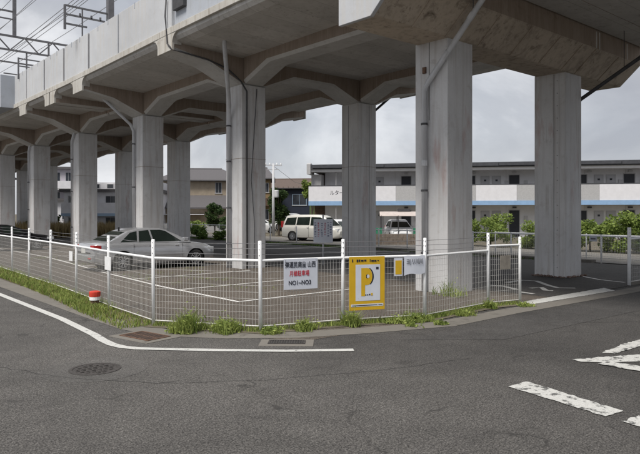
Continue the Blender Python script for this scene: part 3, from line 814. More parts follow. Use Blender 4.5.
# ------------------------------------------------------------------ manhole and grates
t = thing("manhole_cover", "round cast iron manhole cover set in the road at lower left", "manhole cover", (3.17, 8.13, .003))
obj("rim", lathe(B(), [(.325, -.02), (.325, .006), (.28, .006), (.28, -.02)], 40), m_iron, t)
bm = lathe(B(), [(.275, -.02), (.275, .003)], 40)
for k in range(9):
    y = -.30 + k * .075
    for j in range(9):
        x = -.30 + j * .075 + (.03 if k % 2 else 0)
        if x * x + y * y < .058: box(bm, x - .022, x + .022, y - .02, y + .02, .002, .011)
obj("lid", bm, m_iron, t)
t = obj("asphalt_patch", lathe(B(), [(.66, -.01), (.66, .004), ], 24, (3.17, 8.13, -.0015)), asphalt("patch_asphalt", (.100, .097, .094), .5, .3, .2), road)
def grate(name, label, loc, rz, L, W, mat, n):
    t = thing(name, label, "drain grate", loc, rz)
    bm = B(); e_ = .03
    for q in ((-L / 2, L / 2, -W / 2, -W / 2 + e_), (-L / 2, L / 2, W / 2 - e_, W / 2), (-L / 2, -L / 2 + e_, -W / 2 + e_, W / 2 - e_), (L / 2 - e_, L / 2, -W / 2 + e_, W / 2 - e_)):
        box(bm, q[0], q[1], q[2], q[3], -.02, .012)
    obj("frame", bm, mat, t)
    obj("surround", box(B(), -L / 2 - .13, L / 2 + .13, -W / 2 - .12, W / 2 + .10, -.03, .0005, .002), m_ledge if False else m_gutter, t)
    obj("pit", box(B(), -L / 2 + .01, L / 2 - .01, -W / 2 + .01, W / 2 - .01, -.03, .0070), m_black, t)
    for k in range(n):
        x = -L / 2 + e_ + (L - 2 * e_) * (k + .5) / n
        obj("bar", box(B(), x - .009, x + .009, -W / 2 + e_, W / 2 - e_, -.01, .010), mat, t)
    obj("cross_bar", box(B(), -L / 2 + e_, L / 2 - e_, -.012, .012, -.01, .0085), mat, t)
    return t
grate("drain_grate", "rusty brown drain grate in the gutter at the street corner", (4.62, 9.72, .008), R(-78), .74, .46, m_rust, 11)
grate("drain_grate", "dark drain grate in the gutter below the white sign", (6.08, 7.80, .008), R(-42), .58, .26, m_iron, 13)

# ------------------------------------------------------------------ vegetation
def blades(pts, hmin, hmax, wid, lean=.35):
    V = []; F = []
    for (x, y, k) in pts:
        h = random.uniform(hmin, hmax) * k; a = random.random() * 6.283; w = wid * random.uniform(.6, 1.4)
        lx, ly = math.cos(a) * h * random.uniform(.05, lean), math.sin(a) * h * random.uniform(.05, lean)
        b_ = random.random() * 6.283; wx, wy = math.cos(b_) * w, math.sin(b_) * w
        i = len(V)
        V += [(x - wx, y - wy, 0), (x + wx, y + wy, 0), (x + lx * .4 - wx * .7, y + ly * .4 - wy * .7, h * .6), (x + lx * .4 + wx * .7, y + ly * .4 + wy * .7, h * .6), (x + lx, y + ly, h * random.uniform(.85, 1))]
        F += [(i, i + 1, i + 3, i + 2), (i + 2, i + 3, i + 4)]
    return V, F
def along(path, n, wl, wr, dens):
    out = []
    P = [Vector(p) for p in path]; L = [(b_ - a).length for a, b_ in zip(P, P[1:])]; T = sum(L)
    while len(out) < n:
        d = random.random() * T; k = 0
        while d > L[k] and k < len(L) - 1: d -= L[k]; k += 1
        u = (P[k + 1] - P[k]) / L[k]; nn = Vector((-u.y, u.x))
        off = random.uniform(-wl, wr); q = P[k] + u * d + nn * off
        v = .5 + .5 * math.sin(q.x * 2.3 + q.y * 1.9) * math.sin(q.y * 3.7 - q.x * 1.3 + 1)
        v = .45 * v + .55 * dens(q)
        if random.random() < v: out.append((q.x, q.y, .45 + .75 * v))
    return out
# left run: the verge widens away from the corner; offset towards the road is positive x-
left = list(reversed(FENCE[:12]))
pts = along(left + [(6.9, 45), (7.6, 60)], 42000, .14, .60, lambda q: .9 if q.y > 12.5 else .35)
V, F = blades(pts, .03, .18, .0085, .8)
g = mesh_np("grass", V, F, m_grass); g["kind"] = "stuff"; tag(g, "bright green grass verge along the left run of the fence", "grass")
pts = along(left + [(6.9, 45)], 2600, .16, .66, lambda q: .8)
V, F = blades(pts, .05, .24, .004, .9); g = mesh_np("dry_stalks", V, F, m_drygrass); g["kind"] = "stuff"; tag(g, "scattered dry straw stalks among the grass verge", "grass")
pts = along(FENCE[11:], 5200, .10, .2, lambda q: .55 if q.y < 9 else .2)
V, F = blades(pts, .03, .16, .0055, .8)
g = mesh_np("grass", V, F, m_grass); g["kind"] = "stuff"; tag(g, "sparse grass growing along the foot of the corner fence", "grass")
pts = [(random.uniform(8.5, 12), random.uniform(13, 30), .8) for _ in range(40)]
pts = [(x + random.gauss(0, .25), y + random.gauss(0, .25), .6) for x, y, k in pts for _ in range(30)]
V, F = blades(pts, .03, .09, .008); g = mesh_np("grass", V, F, m_grass); g["kind"] = "stuff"
tag(g, "small weeds sprouting from the car park asphalt", "grass")
pts = along([(24.7, 13), (24.7, 60)], 3500, .3, .25, lambda q: .9 if q.y > 26 else .12)
V, F = blades(pts, .04, .17, .02); g = mesh_np("grass", V, F, m_leafm); g["kind"] = "stuff"
tag(g, "green strip of weeds along the far kerb", "grass")
pts = [site(random.uniform(-27, -14.5), random.uniform(50, 57)) + (1,) for _ in range(9000)]
V, F = blades(pts, .5, 1.45, .03, .25); g = mesh_np("tall_grass", V, F, m_drygrass); g["kind"] = "stuff"
tag(g, "tall dry brown grass beyond the columns at left", "grass")
def clump(label, x, y, r, h, n, mat=None, w=.0075):
    pts = []
    cents = [(random.gauss(0, .45) * r, random.gauss(0, .45) * r, random.uniform(.45, 1.0)) for _ in range(9)] + [(0, 0, 1.0)]
    for _ in range(n * 2):
        cx, cy, k = random.choice(cents)
        pts.append((cx + random.gauss(0, .22) * r, cy + random.gauss(0, .22) * r, k * random.uniform(.5, 1)))
    V, F = blades(pts, h * .4, h, w, .85)
    for _ in range(n // 2):                                   # broad leaves low in the clump
        cx, cy, k = random.choice(cents)
        c = Vector((cx + random.gauss(0, .3) * r, cy + random.gauss(0, .3) * r, abs(random.gauss(.2, .3)) * h * k + .01))
        a = Vector((random.gauss(0, 1), random.gauss(0, 1), random.gauss(.2, .5))).normalized(); b_ = a.cross(Vector((random.gauss(0, 1), random.gauss(0, 1), 1))).normalized()
        q = random.uniform(.018, .04); i = len(V)
        V += [tuple(c - a * q), tuple(c + b_ * q * .45), tuple(c + a * q), tuple(c - b_ * q * .45)]; F.append((i, i + 1, i + 2, i + 3))
    o = mesh_np("weed_clump", V, F, mat or m_grass); o.location = (x, y, .01)
    tag(o, label, "weeds"); o["group"] = "weed clumps by the fence"; o["kind"] = "stuff"
clump("tall weed clump just right of the corner fence post", 5.42, 9.62, .25, .56, 480)
clump("wide leafy weed clump right of the tallest one at the corner", 5.80, 9.18, .32, .34, 560)
clump("weed clump at the foot of the post beside the yellow sign", 7.82, 8.12, .17, .40, 300)
clump("low weed clump left of the dark drain grate post", 6.28, 8.62, .2, .2, 260)
clump("weed clump below the right half of the white sign", 6.95, 8.42, .22, .26, 330)
clump("weed clump under the yellow parking sign's right edge", 8.75, 7.80, .28, .2, 420)
clump("weed clump under the curling banner", 9.1, 7.72, .2, .28, 360)
clump("low weed tuft below the bay with bare mesh", 10.3, 7.55, .2, .16, 220)
clump("small weed tuft on the gutter in front of the column", 9.15, 7.25, .14, .12, 160)
clump("weed tuft at the foot of the second last fence post", 11.5, 7.75, .16, .26, 240)
clump("low weed tuft by the last fence post at the entrance", 12.35, 7.45, .2, .12, 220)
clump("weeds growing against the base of the big near column", 12.45, 9.5, .3, .55, 90, m_grass, .008)

def crown(bm_pts, lumps, n, leaf):
    V = []; F = []
    tot = sum(l[3] * l[4] * l[5] for l in lumps)
    for (cx, cy, cz, rx, ry, rz) in lumps:
        m_ = max(20, int(n * rx * ry * rz / tot))
        for _ in range(m_):
            d = Vector((random.gauss(0, 1), random.gauss(0, 1), random.gauss(0, 1))).normalized()
            rr = random.random() ** .45
            c = Vector((cx + d.x * rx * rr, cy + d.y * ry * rr, cz + d.z * rz * rr))
            a = Vector((random.gauss(0, 1), random.gauss(0, 1), random.gauss(0, .6))).normalized()
            b_ = a.cross(Vector((random.gauss(0, 1), random.gauss(0, 1), random.gauss(0, 1)))).normalized()
            s1 = leaf * random.uniform(.6, 1.4); s2 = s1 * .5
            i = len(V)
            V += [tuple(c - a * s1), tuple(c + b_ * s2), tuple(c + a * s1), tuple(c - b_ * s2)]
            F.append((i, i + 1, i + 2, i + 3))
    return V, F
def plant(name, label, cat, loc, lumps, n, leaf, mat, trunk_h, tr=.06, group=None, branches=5):
    t = thing(name, label, cat, loc, 0, group)
    bm = B(); tube(bm, [(0, 0, -.1), (.03, .02, trunk_h * .5), (0, .05, trunk_h)], [tr, tr * .8, tr * .6], 8)
    for k in range(branches):
        l = lumps[k % len(lumps)]
        tube(bm, [(0, .03, trunk_h * random.uniform(.4, .95)), ((l[0]) * .5, l[1] * .5, (trunk_h + l[2]) / 2), (l[0], l[1], l[2] + l[5] * .4)], [tr * .5, tr * .35, tr * .12], 5)
    obj("trunk" if cat == "tree" else "stem", bm, m_bark, t)
    V, F = crown(None, lumps, n, leaf)
    mesh_np("crown" if cat == "tree" else "foliage", V, F, mat, t)
    return t
def lumpset(n, r, z0, z1, s):
    out = []
    for _ in range(n):
        a = random.random() * 6.283; d = r * math.sqrt(random.random()); z = random.uniform(z0, z1)
        k = random.uniform(.6, 1.2) * s; out.append((d * math.cos(a), d * math.sin(a), z, k, k, k * .85))
    return out
def S(e_, n_, z=0.0): x, y = site(e_, n_); return (x, y, z)
plant("shrub", "light green spreading shrub in front of the apartment, between the columns", "shrub", (32.6, 21.9, 0), lumpset(26, 1.3, .3, 1.65, .42), 4600, .075, m_leafl, .9, .05)
plant("shrub", "smaller olive shrub just left of the entrance column", "shrub", (32.6, 18.9, 0), lumpset(14, .9, .3, 1.35, .42), 2200, .085, m_leafl, .6, .04)
plant("shrub", "yellow-green hedge bush just right of the entrance column", "shrub", (32.6, 15.8, 0), lumpset(18, .9, .3, 1.4, .42), 3000, .09, m_leafl, .8, .05)
plant("shrub", "tall bright green hedge bush in front of the apartment near the right edge", "shrub", (32.6, 14.0, 0), lumpset(24, 1.1, .3, 1.75, .42), 4400, .09, m_leafl, .9, .05)
plant("shrub", "hedge bush at the right edge in front of the apartment", "shrub", (32.7, 12.0, 0), lumpset(24, 1.2, .3, 1.55, .42), 4200, .09, m_leafm, .9, .05)
plant("shrub", "hedge bush beyond the right edge of the hedge row", "shrub", (32.7, 9.8, 0), lumpset(14, 1.1, .5, 1.7, .42), 1600, .09, m_leafl, .9, .05)

# ------------------------------------------------------------------ cars
def car(name, label, loc, rz, paintm, L, W, upper, belt, sect, wheels, wr, glassp, rear=True, clad=None, spokes=9):
    """upper: cabin outline (x,z) rear to front starting and ending on the belt; sect: body stations (x, halfwidth, zbottom, zshoulder, ztop)"""
    t = thing(name, label, "car" if "van" not in name else "van", loc, rz)
    bm = B(); rings = []
    for (x, w, zb, zs, zt) in sect:
        half = [(0, zb), (w * .86, zb), (w * .97, zb + .07), (w, zb + .22), (w * 1.0, zs - .18), (w * .975, zs - .05), (w * .93, zs), (w * .80, zt - .012), (w * .5, zt), (0, zt + .008)]
        ring = [bm.verts.new((x, y, z)) for y, z in half] + [bm.verts.new((x, -y, z)) for y, z in reversed(half[1:-1])]
        rings.append(ring)
    n = len(rings[0])
    for a, b_ in zip(rings, rings[1:]):
        for k in range(n): bm.faces.new((a[k], a[(k + 1) % n], b_[(k + 1) % n], b_[k]))
    bm.faces.new(rings[0]); bm.faces.new(list(reversed(rings[-1])))
    bmesh.ops.recalc_face_normals(bm, faces=bm.faces)
    body = obj("body", bm, paintm, t, True)
    # wheel arches
    cut = B()
    for wx in wheels:
        lathe(cut, [(wr * 1.16, -2.0), (wr * 1.16, 2.0)], 28, (wx, 0, wr), 'y')
    co = obj("cutter", cut, m_black, t); bpy.context.view_layer.update()
    md = body.modifiers.new("arch", 'BOOLEAN'); md.object = co; md.operation = 'DIFFERENCE'; md.solver = 'EXACT'
    dg = bpy.context.evaluated_depsgraph_get()
    nm = bpy.data.meshes.new_from_object(body.evaluated_get(dg))
    body.modifiers.clear(); body.data = nm; nm.name = "body"
    nm.materials.clear(); nm.materials.append(paintm)
    bpy.data.objects.remove(co)
    try: nm.shade_smooth_by_angle(R(38)) if hasattr(nm, "shade_smooth_by_angle") else None
    except Exception: pass
    try: nm.set_sharp_from_angle(angle=R(38))
    except Exception: pass
    for wx in wheels:
        for sgn in (1, -1):
            obj("wheel_arch_liner", lathe(B(), [(wr * 1.158, sgn * (W / 2 - .30)), (wr * 1.158, sgn * (W / 2 - .03))], 28, (wx, 0, wr), 'y', False), m_black, t)
            obj("wheel_arch_back", lathe(B(), [(wr * 1.157, sgn * (W / 2 - .32)), (wr * 1.157, sgn * (W / 2 - .31))], 28, (wx, 0, wr), 'y'), m_black, t)
    # cabin
    wb = W / 2 * .93; tilt = .42
    def hy(z): return wb - (z - belt) * tilt
    bm = B()
    lv = [bm.verts.new((x, hy(z), z)) for x, z in upper]; rv = [bm.verts.new((x, -hy(z), z)) for x, z in upper]
    bm.faces.new(lv); bm.faces.new(list(reversed(rv)))
    for k in range(len(upper)):
        j = (k + 1) % len(upper); bm.faces.new((lv[k], rv[k], rv[j], lv[j]))
    bmesh.ops.recalc_face_normals(bm, faces=bm.faces)
    es = [e for e in bm.edges if max(v.co.z for v in e.verts) > belt + .1]
    bmesh.ops.bevel(bm, geom=es, offset=.05, segments=3, affect='EDGES', profile=.5)
    for f in bm.faces: f.smooth = True
    cab = obj("cabin", bm, paintm, t)
    try: cab.data.set_sharp_from_angle(angle=R(40))
    except Exception: pass
    # glass panes
    for kind, pg in glassp:
        for sgn in ((1, -1) if kind == 'side' else (0,)):
            bm = B()
            if kind == 'side':
                vs = [bm.verts.new((x, sgn * (hy(z) + .006), z)) for x, z in pg]
                bm.faces.new(vs)
                ex = Vector((0, -sgn * .01, 0))
                r_ = bmesh.ops.extrude_face_region(bm, geom=bm.faces[:])
                for v in [q for q in r_["geom"] if isinstance(q, bmesh.types.BMVert)]: v.co += ex
                obj("side_window", bm, m_glass, t)
            else:
                (x0, z0), (x1, z1) = pg
                d = Vector((x1 - x0, 0, z1 - z0)).normalized(); nrm = Vector((d.z, 0, -d.x))
                if nrm.z < 0: nrm = -nrm
                y0, y1 = hy(z0) - .07, hy(z1) - .07
                q = [Vector((x0, -y0, z0)), Vector((x0, y0, z0)), Vector((x1, y1, z1)), Vector((x1, -y1, z1))]
                vs = [bm.verts.new(p + nrm * .007) for p in q] + [bm.verts.new(p - nrm * .005) for p in q]
                for f in ((0, 1, 2, 3), (4, 7, 6, 5), (0, 4, 5, 1), (1, 5, 6, 2), (2, 6, 7, 3), (3, 7, 4, 0)): bm.faces.new([vs[i] for i in f])
                obj("windscreen" if kind == 'front' else "rear_window", bm, m_glass, t)
    # wheels
    for wx in wheels:
        for sgn in (1, -1):
            yw = sgn * (W / 2 - .115)
            wo_ = obj("wheel", lathe(B(), [(wr * .30, -.085), (wr * .30, .085)], 16, (wx, yw, wr), 'y'), m_black, t)
            obj("tyre", lathe(B(), [(wr * .66, -.10), (wr * .93, -.105), (wr, -.07), (wr, .07), (wr * .93, .105), (wr * .66, .10), (wr * .66, -.10)], 28, (wx, yw, wr), 'y', False), m_tyre, wo_, True)
            bm = lathe(B(), [(wr * .67, sgn * .06), (wr * .67, sgn * .095), (wr * .60, sgn * .095), (wr * .60, sgn * .06), (wr * .67, sgn * .06)], 28, (wx, yw, wr), 'y', False)
            for k in range(spokes):
                a = 2 * math.pi * k / spokes
                c0 = Vector((wx + math.cos(a) * wr * .1, yw + sgn * .08, wr + math.sin(a) * wr * .1)); c1 = Vector((wx + math.cos(a) * wr * .62, yw + sgn * .085, wr + math.sin(a) * wr * .62))
                strut(bm, c0, c1, wr * .09)
            lathe(bm, [(wr * .16, sgn * .06), (wr * .14, sgn * .1)], 12, (wx, yw, wr), 'y')
            obj("rim", bm, m_rim, wo_)
            obj("brake_disc", lathe(B(), [(wr * .55, sgn * .03), (wr * .55, sgn * .05)], 20, (wx, yw, wr), 'y'), m_iron, wo_)
    return t, hy
def bits(t, lst):
    for nm, b_, mt in lst: obj(nm, box(B(), *b_, .008), mt, t)
def pro(t, L, W, zl, mat):
    pass
silver = carpaint("silver_paint", (.50, .51, .53), .55, .22)
blackp = carpaint("black_paint", (.012, .012, .014), .2, .2)
pearl = carpaint("pearl_paint", (.66, .65, .60), .1, .35)
whitep = carpaint("white_paint", (.70, .71, .72), .05, .3)
SED = [(-2.43, .60, .44, .80, .83), (-2.40, .74, .34, .87, .92), (-2.30, .82, .26, .93, .995), (-2.1, .865, .22, .955, 1.02), (-1.7, .885, .20, .96, 1.02), (-1.2, .89, .18, .95, 1.0), (0, .89, .17, .93, .97),
       (.9, .89, .17, .91, .95), (1.3, .885, .18, .885, .945), (1.75, .87, .19, .83, .89), (2.05, .845, .20, .77, .825), (2.22, .80, .21, .71, .755), (2.34, .72, .24, .64, .68), (2.40, .62, .30, .56, .60)]
UP = [(-2.0, .94), (-1.9, .99), (-1.5, 1.21), (-1.15, 1.37), (-.8, 1.445), (-.3, 1.475), (.1, 1.455), (.35, 1.40), (.8, 1.19), (1.28, .955), (1.28, .93)]
SG = [('side', [(-.78, .985), (-.72, 1.37), (-.35, 1.40), (-.28, .985)]), ('side', [(-.21, .985), (-.28, 1.40), (.10, 1.40), (.30, 1.36), (.88, .985)]),
      ('side', [(-1.45, 1.0), (-1.05, 1.32), (-.80, 1.365), (-.85, 1.0)]),
      ('front', ((1.15, 1.0), (.42, 1.375))), ('rear', ((-1.84, 1.03), (-1.22, 1.34)))]
def dress(t, W, sgnL, zb, tail=True):
    h = W / 2
    for s in (1, -1):
        bits(t, [("door_handle", (-.42, -.26, s * h * .985 - .014, s * h * .985 + .014, .83, .86), m_chrome),
                 ("door_handle", (.60, .76, s * h * .985 - .014, s * h * .985 + .014, .81, .84), m_chrome),
                 ("door_seam", (-.255, -.243, s * h * .992 - .01, s * h * .992 + .01, .28, .93), m_black),
                 ("door_seam", (.90, .912, s * h * .992 - .01, s * h * .992 + .01, .28, .90), m_black),
                 ("door_seam", (-1.0, -.988, s * h * .992 - .01, s * h * .992 + .01, .55, .93), m_black),
                 ("side_moulding", (-.95, .95, s * h * .998 - .012, s * h * .998 + .012, .50, .55), silver if sgnL else m_black),
                 ("sill", (-.95, .98, s * h * .96 - .03, s * h * .96 + .02, .17, .23), m_black)])
        o = obj("mirror", box(B(), .86, 1.06, s * (h + .02), s * (h + .18), .98, 1.12, .03), silver if sgnL else blackp, t)
sx, sy = 10.55, 21.85
t, hy = car("sedan", "silver four-door saloon parked across the bay behind the fence", (sx, sy, .004), 0, silver, 4.84, 1.78, UP, .95, SED, (-1.38, 1.47), .325, SG, spokes=10)
dress(t, 1.78, True, .2)
bits(t, [("tail_light", (-2.42, -2.14, -.855, -.56, .76, .91), m_red), ("tail_light", (-2.42, -2.14, .56, .855, .76, .91), m_red),
         ("number_plate", (-2.45, -2.40, -.18, .18, .62, .78), m_plate), ("boot_trim", (-2.46, -2.38, -.48, .48, .80, .84), m_chrome),
         ("rear_bumper", (-2.46, -2.2, -.80, .80, .36, .56), silver), ("bumper_reflector", (-2.485, -2.45, -.70, -.52, .44, .48), m_red),
         ("headlight", (1.98, 2.26, -.835, -.55, .62, .73), m_lamp), ("headlight", (1.98, 2.26, .55, .835, .62, .73), m_lamp),
         ("grille", (2.36, 2.42, -.4, .4, .45, .64), m_pipedark), ("aerial", (-1.2, -1.14, -.02, .02, 1.36, 1.50), m_black)])
BSED = [(a, b_ * 1.0, c, d - .04, e_ - .04) for a, b_, c, d, e_ in SED]
BUP = [(-2.0, .90), (-1.9, .95), (-1.0, 1.33), (-.5, 1.39), (0, 1.38), (.25, 1.33), (1.25, .92), (1.25, .88)]
BG = [('side', [(-.98, .945), (-.80, 1.24), (-.4, 1.33), (-.3, .945)]), ('side', [(-.2, .945), (-.28, 1.33), (.0, 1.33), (.22, 1.29), (.90, .945)]),
      ('front', ((1.18, .96), (.34, 1.30))), ('rear', ((-1.82, .99), (-1.1, 1.29)))]
t, hy = car("coupe", "black low sports saloon parked by the columns at the left edge", (9.25, 36.4, .004), 0, blackp, 4.7, 1.8, BUP, .9, BSED, (-1.35, 1.42), .33, BG)
dress(t, 1.78, False, .2)
bits(t, [("headlight", (1.98, 2.33, -.86, -.55, .58, .70), m_lamp), ("headlight", (1.98, 2.33, .55, .86, .58, .70), m_lamp), ("number_plate", (2.40, 2.43, -.18, .18, .38, .52), m_plate),
         ("grille", (2.34, 2.41, -.5, .5, .30, .46), m_pipedark), ("tail_light", (-2.43, -2.1, -.86, -.5, .72, .86), m_red), ("tail_light", (-2.43, -2.1, .5, .86, .72, .86), m_red)])
# minivan
VAN = [(-2.33, .74, .40, .98, 1.0), (-2.28, .82, .26, 1.02, 1.04), (-1.9, .845, .22, 1.03, 1.05), (0, .85, .2, 1.0, 1.04), (1.2, .85, .2, .98, 1.02), (1.7, .84, .2, .93, 1.0), (2.1, .80, .22, .86, .93), (2.3, .68, .3, .66, .72)]
VUP = [(-2.27, 1.0), (-2.22, 1.35), (-2.05, 1.78), (-1.5, 1.85), (.3, 1.86), (.8, 1.80), (1.02, 1.72), (1.75, 1.02), (1.75, .98)]
VG = [('side', [(-2.1, 1.12), (-1.98, 1.62), (-1.2, 1.68), (-1.2, 1.12)]), ('side', [(-1.12, 1.12), (-1.12, 1.68), (-.1, 1.70), (-.06, 1.12)]), ('side', [(.02, 1.10), (-.02, 1.70), (.72, 1.68), (1.0, 1.5), (1.42, 1.10)]),
      ('front', ((1.68, 1.08), (1.08, 1.66))), ('rear', ((-2.27, 1.2), (-2.13, 1.66)))]
vx, vy = site(-.35, 45.0)
t, hy = car("minivan", "pearl white minivan on the far road behind the notice board", (vx, vy, 0), R(-40.95 - 28), pearl, 4.66, 1.7, VUP, 1.0, VAN, (-1.4, 1.35), .33, VG)
for s in (1, -1):
    bits(t, [("door_handle", (-.22, -.08, s * .85 - .012, s * .85 + .012, .92, .96), m_chrome), ("door_seam", (-.085, -.07, s * .848 - .01, s * .848 + .01, .28, 1.05), m_black),
             ("door_seam", (-1.165, -1.15, s * .848 - .01, s * .848 + .01, .3, 1.05), m_black), ("headlight", (1.85, 2.2, s * .62 - .16, s * .62 + .16, .70, .88), m_lamp),
             ("tail_light", (-2.34, -2.2, s * .74 - .08, s * .74 + .08, .95, 1.4), m_red), ("mirror", (1.1, 1.26, s * .95 - .08, s * .95 + .08, 1.08, 1.24), pearl)])
HAT = [(-1.85, .66, .4, .9, .92), (-1.8, .78, .26, .95, .98), (-1.3, .82, .2, .95, .98), (0, .83, .18, .92, .96), (.8, .83, .18, .90, .95), (1.4, .80, .2, .82, .88), (1.75, .70, .24, .66, .72), (1.85, .56, .3, .56, .6)]
HUP = [(-1.78, .92), (-1.72, 1.1), (-1.4, 1.46), (-.9, 1.52), (-.1, 1.52), (.2, 1.46), (1.05, .94), (1.05, .9)]
HG = [('side', [(-1.35, 1.0), (-1.25, 1.36), (-.45, 1.42), (-.42, .98)]), ('side', [(-.35, .98), (-.38, 1.42), (0, 1.42), (.2, 1.36), (.78, .98)]), ('front', ((.98, 1.0), (.28, 1.40))), ('rear', ((-1.7, 1.12), (-1.47, 1.40)))]
def hatch(label, e_, n_, rz, pm, z=0.0):
    x, y = site(e_, n_)
    t, _ = car("hatchback", label, (x, y, z), rz - HEAD, pm, 3.7, 1.66, HUP, .92, HAT, (-1.15, 1.1), .30, HG)
    for s in (1, -1):
        bits(t, [("headlight", (1.5, 1.78, s * .55 - .12, s * .55 + .12, .62, .76), m_lamp), ("tail_light", (-1.86, -1.7, s * .66 - .09, s * .66 + .09, .78, 1.05), m_red),
                 ("mirror", (.72, .86, s * .9 - .07, s * .9 + .07, .95, 1.08), pm), ("door_handle", (-.3, -.18, s * .825 - .012, s * .825 + .012, .84, .87), m_chrome)])
    return t
hatch("white hatchback parked in front of the navy house behind the minivan", -2.35, 57.0, R(-35), whitep, .4)
hatch("white car half hidden by the drain pipe column left of the utility pole", -5.9, 62.0, R(10), whitep)
hatch("white compact car peeping out right of the notice board", 1.55, 46.5, R(-60), whitep)

# ------------------------------------------------------------------ buildings
m_apt = M("apartment_siding", (.64, .64, .66), .7, .06, 3)
m_aptw = M("apartment_parapet_white", (.72, .72, .75), .6, .05, 3)
m_aptg = M("apartment_parapet_grey", (.42, .42, .425), .75, .10, 12)
m_blue = M("blue_band", (.26, .41, .62), .5, .08, 3)
m_roofd = M("dark_roof_edge", (.06, .063, .072), .6, .2, 4)
m_doord = M("dark_door", (.018, .02, .028), .4, .2, 5)
m_doorl = M("pale_door", (.42, .42, .44), .5, .06, 5)
m_beige = M("beige_render", (.38, .32, .245), .85, .12, 2)
m_tile = M("grey_roof_tile", (.105, .10, .105), .8, .2, 10, stretch=(1, 4, 1))
m_brtile = M("brown_roof_tile", (.11, .082, .068), .8, .3, 8, stretch=(5, 1, 1))
m_navy = M("navy_siding", (.020, .026, .045), .6, .2, 6, stretch=(1, 1, 6))
m_greenw = M("green_wall", (.10, .135, .055), .85, .2, 3)
m_ochre = M("ochre_wall", (.24, .17, .09), .85, .15, 3)
m_brown = M("brown_timber", (.10, .065, .045), .8, .3, 6, stretch=(1, 1, 6))
m_bgwhite = M("far_white_wall", (.68, .68, .71), .8, .08, 2)
m_bgblue = M("far_blue_wall", (.30, .40, .52), .8, .08, 2)
m_frame = M("window_frame", (.45, .45, .46), .5, .05, 5)

ax, ay = site(-.84, 53.0)
ap = thing("apartment_building", "two-storey white apartment block with blue band along its corridor parapet", "building", (ax, ay, 0), math.atan2(-5.1, 25.1) - HEAD)
AL = 40.0
obj("wall", box(B(), 1.0, AL, 1.45, 8.5, -.1, 5.5), m_apt, ap)
obj("corridor_slab", box(B(), -.05, AL, .06, 1.5, 2.62, 2.85), m_apt, ap)
bb = obj("blue_band", box(B(), -.12, AL, -.06, .06, 2.60, 2.95), m_blue, ap)
for k in range(int(AL / 1.0)):      # siding laps
    pass
xs = [0, 7.2, 13.56, 16.7, 22.8, 25.9, 32.0, 35.1, AL]
for i, (a, b_) in enumerate(zip(xs, xs[1:])):
    grey = i % 2 == 1 if i > 0 else False
    grey = i in (1, 3, 5, 7)
    obj("parapet_panel", box(B(), a - (.12 if i == 0 else 0), b_ - .012, -.03 if not grey else -.015, .045, 2.952, 4.18, .004), m_aptg if grey else m_aptw, ap)
obj("handrail", box(B(), -.12, AL, -.04, .05, 4.215, 4.27), m_roofd, ap)
obj("handrail_gap", box(B(), -.1, AL, 0, .03, 4.18, 4.215), m_aptw, ap)
rf_ = obj("roof", prism(B(), [(-.35, 5.62), (8.9, 5.62), (8.9, 5.9), (4.2, 6.35), (-.35, 5.98)], 'x', .05, AL + .3), m_roofd, ap)
obj("eave_soffit", box(B(), .1, AL + .2, -.2, 8.8, 5.40, 5.617), m_apt, ap)
for k in range(14):
    x = .3 + k * 3.0
    obj("gutter_length", box(B(), x, x + 2.95, -.47, -.355, 5.70 + .02 * (k % 2), 5.95 + .03 * ((k * 7) % 3 == 0)), m_roofd, rf_)
obj("end_fin", prism(B(), [(-.4, 5.2), (1.2, 5.2), (1.2, 5.9), (-.1, 6.15), (-.4, 6.05)], 'x', -.2, .12), m_aptg, ap)
obj("stair_wall", box(B(), .05, .95, 1.6, 5, 0, 5.3), m_brown, ap)
obj("upper_stair_panel", box(B(), .05, .9, .3, 1.5, 4.3, 5.2), m_aptg, ap)
def door(x, w, z0, z1, mat, nm="door"):
    o = obj(nm, box(B(), x, x + w, 1.40, 1.46, z0, z1, .006), mat, ap)
    obj("frame", box(B(), x - .06, x + w + .06, 1.425, 1.455, z0, z1 + .06), m_aptg if mat is m_doorl else m_frame, o)
    if nm == "door" and mat is m_doorl: obj("peep_window", box(B(), x + w * .35, x + w * .65, 1.392, 1.402, z1 - .4, z1 - .25), m_doord, o)
for fl in (0.0, 2.85):
    for x in (7.55, 16.25, 24.9, 33.6): door(x, .78, fl + .05, fl + 2.18, m_doord)
    for x in (13.0, 21.6, 30.3): door(x, .55, fl + .05, fl + 2.15, m_doord)
    for x in (4.0, 5.4, 14.05, 14.95, 22.75, 23.65, 31.4, 32.3): door(x, .6, fl + .12, fl + 2.1, m_doorl)
    for x in (7.8, 13.3, 16.5, 22.2, 25.2, 31): obj("corridor_lamp", box(B(), x, x + .3, 1.2, 1.42, fl + 2.35, fl + 2.48), m_frame if fl else m_roofd, ap)
    for k in range(13):
        x = 1.0 + k * 3.0
        obj("siding_joint", box(B(), x, x + .02, 1.44, 1.452, fl, fl + 2.6), m_aptg, ap)
    for x in (2.2, 12.2, 20.9, 29.7): obj("downpipe", tube(B(), [(x, .12, fl), (x, .12, fl + 2.6)], .035, 6), m_frame, ap)
